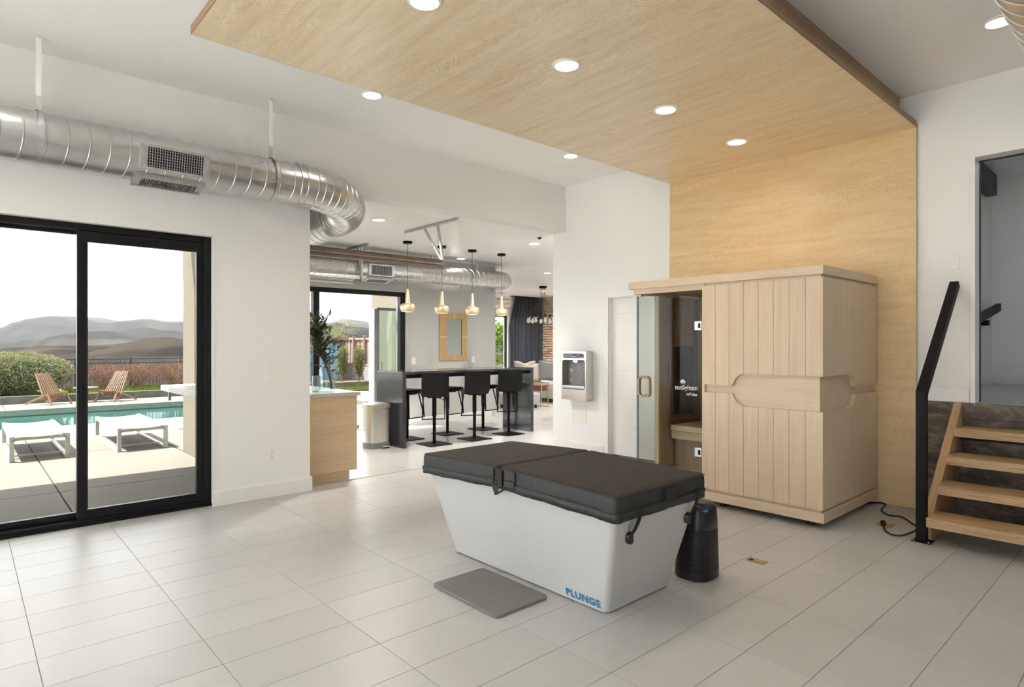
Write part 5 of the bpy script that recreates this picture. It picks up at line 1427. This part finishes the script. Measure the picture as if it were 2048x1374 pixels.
# kerb, lawn, hedge
struct('kerb', B(-9, 7.0, 19.88, 20.08, -.3, .115), 'kerb_concrete', 'low dark concrete planter kerb beyond the pool', bevel=.01)
lawn = struct('ground_lawn', B(-9, 7.0, 20.08, 23.0, -.3, .08), 'lawn_ground', 'strip of lawn and planting bed behind the planter kerb')
random.seed(5)
def blades(x0, x1, y0, y1, z, n_, h_):
    mb = MB()
    for _ in range(n_):
        x = random.uniform(x0, x1); y = random.uniform(y0, y1); a = random.uniform(0, PI); w_ = random.uniform(.008, .016); hh = h_ * random.uniform(.6, 1.2)
        dx, dy = w_ * math.cos(a), w_ * math.sin(a); lx, ly = random.uniform(-.03, .03), random.uniform(-.03, .03)
        mb.add([(x - dx, y - dy, z), (x + dx, y + dy, z), (x + lx, y + ly, z + hh)], [(0, 1, 2)])
    return mb
o = blades(2.2, 6.9, 20.1, 22.6, .08, 6000, .09).build('grass', 'grass_blade'); tag(o, 'short bright grass behind the planter kerb', 'grass', kind='stuff')
def clump(mb, c, r, n_, L, W, shell=.75, flat=0.0):
    for _ in range(n_):
        while True:
            v = Vector((random.uniform(-1, 1), random.uniform(-1, 1), random.uniform(-1, 1)))
            if .05 < v.length <= 1: break
        v = v.normalized() * (shell + (1 - shell) * random.random() ** .6)
        k = 1 + .10 * noise.noise(v * 2.3 + Vector(c)) + .06 * noise.noise(v * 6 + Vector(c))
        p = Vector((c[0] + v.x * r[0] * k, c[1] + v.y * r[1] * k, c[2] + v.z * r[2] * k))
        d = Vector((random.gauss(0, 1), random.gauss(0, 1), random.gauss(0, .7) + .3)) + v * .8
        d.normalize()
        s_ = d.cross(Vector((random.gauss(0, 1), random.gauss(0, 1), random.gauss(0, 1)))).normalized()
        l_ = L * random.uniform(.7, 1.3); w_ = W * random.uniform(.7, 1.3)
        mb.add([p, p + d * l_ * .5 + s_ * w_, p + d * l_, p + d * l_ * .5 - s_ * w_], [(0, 1, 2, 3)])
def ball(c, r, n1=20, n2=12, e=1.0, amp=.08):
    mb = MB(); rings = []
    for i in range(n2 + 1):
        ph = -PI / 2 + PI * i / n2
        ring = []
        for k in range(n1):
            a = 2 * PI * k / n1
            v = Vector((math.cos(ph) * math.cos(a), math.cos(ph) * math.sin(a), math.sin(ph)))
            q = 1 + amp * noise.noise(v * 2.2 + Vector(c))
            f_ = lambda t: math.copysign(abs(t) ** e, t)
            ring.append((c[0] + f_(v.x) * r[0] * q, c[1] + f_(v.y) * r[1] * q, c[2] + f_(v.z) * r[2] * q))
        rings.append(ring)
    return mb.loft(rings)
hg = thing('round_hedge', 'large clipped olive green hedge behind the wooden chair', 'hedge', (.6, 21.2, .1))
ball((.35, 21.25, .66), (1.86, .85, .50), e=.8).build('core', 'hedge_core', hg, True)
mb = MB(); random.seed(21)
clump(mb, (.35, 21.25, .66), (2.02, .98, .58), 16000, .04, .014, .93)
clump(mb, (1.2, 21.2, .66), (1.15, 1.0, .56), 8000, .04, .014, .93)
o = mb.build('foliage', 'leaf_hedge', hg); o['kind'] = 'stuff'
for x in (-.4, .5, 1.3): MB().tube([(x, 21.25, .06), (x + .05, 21.25, .35)], .06, 8).build('stem', 'bark', hg)
random.seed(31)
for i, (x, y, rx, lab) in enumerate(((3.15, 21.6, .52, 'reddish leafless shrub beside the door mullion'), (4.05, 21.7, .58, 'reddish leafless shrub in the middle of the fence row'), (5.0, 21.65, .62, 'reddish leafless shrub beside the cream wall'), (6.1, 21.7, .6, 'reddish leafless shrub hidden behind the cream wall'))):
    sh = thing('deciduous_shrub', lab, 'shrub', (x, y, .08), 'reddish shrubs along the black fence')
    for k in range(22):
        a = random.uniform(0, 2 * PI); rr = random.uniform(.2, 1) * rx
        MB().tube(smooth_path([(x + .05 * math.cos(a), y + .05 * math.sin(a), .06), (x + .5 * rr * math.cos(a), y + .35 * rr * math.sin(a), .38), (x + rr * math.cos(a), y + .6 * rr * math.sin(a), random.uniform(.55, .8))], 4), .012, 5).build('branch', 'bark', sh)
    mb = MB(); clump(mb, (x, y, .60), (rx, .42, .26), 2400, .028, .010, .35)
    clump(mb, (x, y, .36), (rx * .9, .36, .2), 800, .026, .009, .3)
    o = mb.build('foliage', 'leaf_red', sh); o['kind'] = 'stuff'
# black metal fence
mf = thing('metal_fence', 'black metal picket fence in front of the valley', 'fence', (2.0, 22.3, -.1))
mb = MB(); xx = -8.0
while xx < 8.5:
    mb.box(xx - .008, xx + .008, 22.292, 22.308, -.15, .97); xx += .098
o = mb.build('pickets', 'fence_metal', mf); o['kind'] = 'stuff'
for z in (.985, .86, -.05): MB().box(-8, 8.5, 22.285, 22.315, z - .018, z + .018).build('rail', 'fence_metal', mf)
xx = -7.44
while xx < 8.5:
    MB().box(xx - .03, xx + .03, 22.27, 22.33, -.2, 1.03).build('post', 'fence_metal', mf); xx += 1.42
# garden behind the bar opening
struct('ground_garden', B(6.9, 13.0, 18.4, 19.6, -.3, -.05), 'lawn_ground', 'lawn strip seen through the opening behind the bar')
o = blades(7.2, 11.4, 18.4, 19.58, -.05, 5000, .05).build('grass', 'grass_blade'); tag(o, 'lawn blades beyond the bar opening', 'grass', kind='stuff')
struct('kerb_garden', B(7.0, 12.5, 19.6, 19.8, -.3, .13), 'kerb_concrete', 'low concrete planter edge in front of the conical shrubs', bevel=.01)
struct('ground_bed', B(7.0, 11.5, 19.8, 23.6, -.3, .08), 'soil', 'planting bed under the conical shrubs')
struct('wall_garden', B(11.45, 11.65, 16.5, 23.7, -.3, .60), 'garden_concrete', 'low concrete wall under the brown wooden fence')
for i, (x, y, lab) in enumerate(((10.22, 20.5, 'slim conical shrub beside the blue shed'), (10.875, 20.5, 'slim conical shrub in front of the brown wooden fence'))):
    sh = thing('conical_shrub', lab, 'shrub', (x, y, .08), 'conical shrubs along the wooden fence')
    MB().tube([(x, y, .06), (x, y, .7)], .03, 8).build('stem', 'bark', sh)
    for k in range(9):
        a = random.uniform(0, 2 * PI)
        MB().tube([(x, y, .12), (x + .10 * math.cos(a), y + .10 * math.sin(a), .6), (x + .14 * math.cos(a), y + .14 * math.sin(a), 1.15)], .009, 5).build('branch', 'bark', sh)
    mb = MB(); clump(mb, (x, y, .88), (.20, .20, .56), 1500, .07, .014, .35); clump(mb, (x, y, .62), (.16, .16, .42), 500, .07, .014, .3)
    o = mb.build('foliage', 'leaf_pale', sh); o['kind'] = 'stuff'
wfn = thing('wooden_fence', 'brown vertical board fence on the low concrete wall', 'fence', (11.55, 20, .6))
bd = MB(); yy = 16.6
while yy < 23.6:
    bd.box(11.52 + (.018 if int(yy / .13) % 2 else 0), 11.545 + (.018 if int(yy / .13) % 2 else 0), yy, yy + .122, .60, 1.70); yy += .13
o = bd.build('boards', 'fence_board', wfn); o['kind'] = 'stuff'
for z in (1.66, .66): MB().box(11.48, 11.525, 16.6, 23.6, z - .04, z + .04).build('rail', 'fence_board', wfn)
yy = 16.9
while yy < 23.6:
    pp = MB().box(11.44, 11.53, yy - .045, yy + .045, .55, 1.76).build('post', 'fence_board', wfn)
    MB().box(11.42, 11.55, yy - .06, yy + .06, 1.76, 1.785).build('post_cap', 'fence_board', pp); yy += .86
sh = thing('garden_shed', 'small blue garden shed with brown posts and flat roof', 'shed', (10.0, 22.5, 0))
MB().box(9.2, 10.74, 21.9, 23.2, .05, 1.50).build('wall', 'shed_blue', sh)
MB().box(10.75, 10.80, 21.88, 21.99, .05, 1.52).box(10.93, 11.0, 21.87, 21.95, .05, 1.52).build('post', 'fence_wood', sh)
MB().box(10.79, 10.94, 21.90, 21.94, .06, 1.50).build('door', 'shed_blue', sh)
MB().box(9.0, 11.08, 21.7, 23.4, 1.60, 1.73).build('roof', 'fence_wood', sh)
MB().box(9.2, 11.1, 21.85, 22.0, 1.50, 1.60).build('beam', 'fence_wood', sh)
def tree(name, label, c, r, trunk, n_, mat, L, W, group=None):
    t_ = thing(name, label, 'tree', (c[0], c[1], trunk), group)
    MB().tube([(c[0], c[1], trunk), (c[0] + .05, c[1], c[2] - r[2] * .3), (c[0], c[1], c[2] + r[2] * .4)], .09, 8, rs=[.10, .07, .03]).build('trunk', 'bark', t_, True)
    for k in range(9):
        a = random.uniform(0, 2 * PI); e_ = random.uniform(.1, .9)
        MB().tube([(c[0], c[1], c[2] - r[2] * .4), (c[0] + r[0] * .8 * math.cos(a), c[1] + r[1] * .8 * math.sin(a), c[2] + r[2] * (e_ - .3))], .02, 5).build('branch', 'bark', t_)
    mb = MB()
    for k in range(12):
        v = Vector((random.gauss(0, .5), random.gauss(0, .5), random.gauss(0, .5)))
        clump(mb, (c[0] + v.x * r[0] * .8, c[1] + v.y * r[1] * .8, c[2] + v.z * r[2] * .8), (r[0] * .45, r[1] * .45, r[2] * .4), n_ // 12, L, W, .4)
    o = mb.build('foliage', mat, t_); o['kind'] = 'stuff'
tree('leafy_tree', 'bushy pale green tree rising behind the brown wooden fence', (12.9, 25.0, 1.35), (1.5, 1.5, .85), -.5, 4200, 'leaf_hedge', .09, .02)
tree('leafy_tree', 'bright green tree filling the tall lounge window', (14.6, 18.2, 1.7), (1.7, 1.5, 1.3), -.2, 6000, 'leaf_green', .14, .05)
hh = thing('clipped_hedge', 'bright yellow green clipped hedge below the tree in the lounge window', 'hedge', (14.9, 17.3, 0))
ball((14.65, 17.0, .42), (.55, .5, .45), e=.6).build('core', 'hedge_core', hh, True)
mb = MB(); clump(mb, (14.65, 17.0, .45), (.65, .6, .55), 2600, .08, .03, .9); o = mb.build('foliage', 'leaf_green', hh); o['kind'] = 'stuff'
struct('ground_side_garden', B(11.65, 24.0, 14.6, 26.0, -.4, -.10), 'lawn_ground', 'ground beneath the tree outside the lounge window')

# ---- valley and hills: a polar height field around the house
def interp(tab, x):
    if x <= tab[0][0]: return tab[0][1]
    for (a, va), (b_, vb) in zip(tab, tab[1:]):
        if x <= b_:
            t = (x - a) / (b_ - a); t = t * t * (3 - 2 * t); return va + (vb - va) * t
    return tab[-1][1]
RIDGE = [(-600, 640), (-300, 646), (-60, 662), (0, 655), (30, 643), (60, 636), (100, 631), (150, 632), (195, 635), (240, 641), (290, 637), (340, 643), (371, 643), (450, 640), (550, 645), (640, 648), (690, 638), (722, 641), (746, 646), (850, 655), (1100, 660)]
FARR = [(-600, 650), (200, 648), (265, 640), (300, 636), (340, 630), (371, 632), (450, 628), (550, 632), (640, 641), (687, 637), (709, 627), (731, 623.6), (746, 625), (800, 634), (1100, 650)]
def polar(name, label, tab, r0, r1, nr, zfoot, mat, amp, px0=-600, px1=1100, npx=170, back=.25):
    vs, fs = [], []
    for i in range(npx + 1):
        px = px0 + (px1 - px0) * i / npx
        off = math.atan((px - 1024) / 1219.0); th = FWD - off
        zr = 1.42 + r1 * (690 - interp(tab, px)) / 1219.0 * math.cos(off)
        for j in range(nr + 1):
            t = j / nr
            rr = r0 + (r1 * (1 + back) - r0) * t
            k = (rr - r0) / (r1 - r0)
            if k <= 1:
                s_ = max(0, (k - .18) / .82); z = zfoot + (zr - zfoot) * (s_ ** 1.5)
            else: z = zr - (zr - zfoot) * ((k - 1) / back) * .6
            x, y = rr * math.cos(th), rr * math.sin(th)
            q = noise.fractal(Vector((x / r1 * 9, y / r1 * 9, 3.1)), 1.0, 2.0, 4)
            z += amp * (q - .1) * 4 * max(0, k) * max(0, 1 - k) if k < 1 else 0
            if k < 1: z = min(z, 1.42 + rr * (zr - 1.42) / r1 * (.90 + .10 * k * k))
            vs.append((x, y, z))
    for i in range(npx):
        for j in range(nr):
            a = i * (nr + 1) + j; fs.append((a, a + nr + 1, a + nr + 2, a + 1))
    mb = MB(); mb.add(vs, fs)
    return struct(name, mb, mat, label, smooth=True)
polar('hills', 'dry brown hills across the valley', RIDGE, 45, 1700, 150, -9.0, 'hill_ground', 40, npx=340)
polar('mountains', 'mountains with haze blue in their colour behind the brown hills', FARR, 2200, 3600, 40, -30, 'hazed_rock', 40)
# haze over the valley
hz = bpy.data.materials.new('valley_haze'); hz.use_nodes = True
n, l = nodes_of(hz); n.remove(n['Principled BSDF'])
vsn = n.new('ShaderNodeVolumeScatter'); vsn.inputs['Color'].default_value = (.88, .92, 1.0, 1); vsn.inputs['Density'].default_value = .00017; vsn.inputs['Anisotropy'].default_value = .2
l.new(vsn.outputs[0], n['Material Output'].inputs['Volume'])
MATS['valley_haze'] = hz
o = MB().box(-4000, 6500, 260, 7500, -120, 900).build('haze', 'valley_haze'); tag(o, 'pale blue haze over the valley and hills', 'haze', kind='stuff')
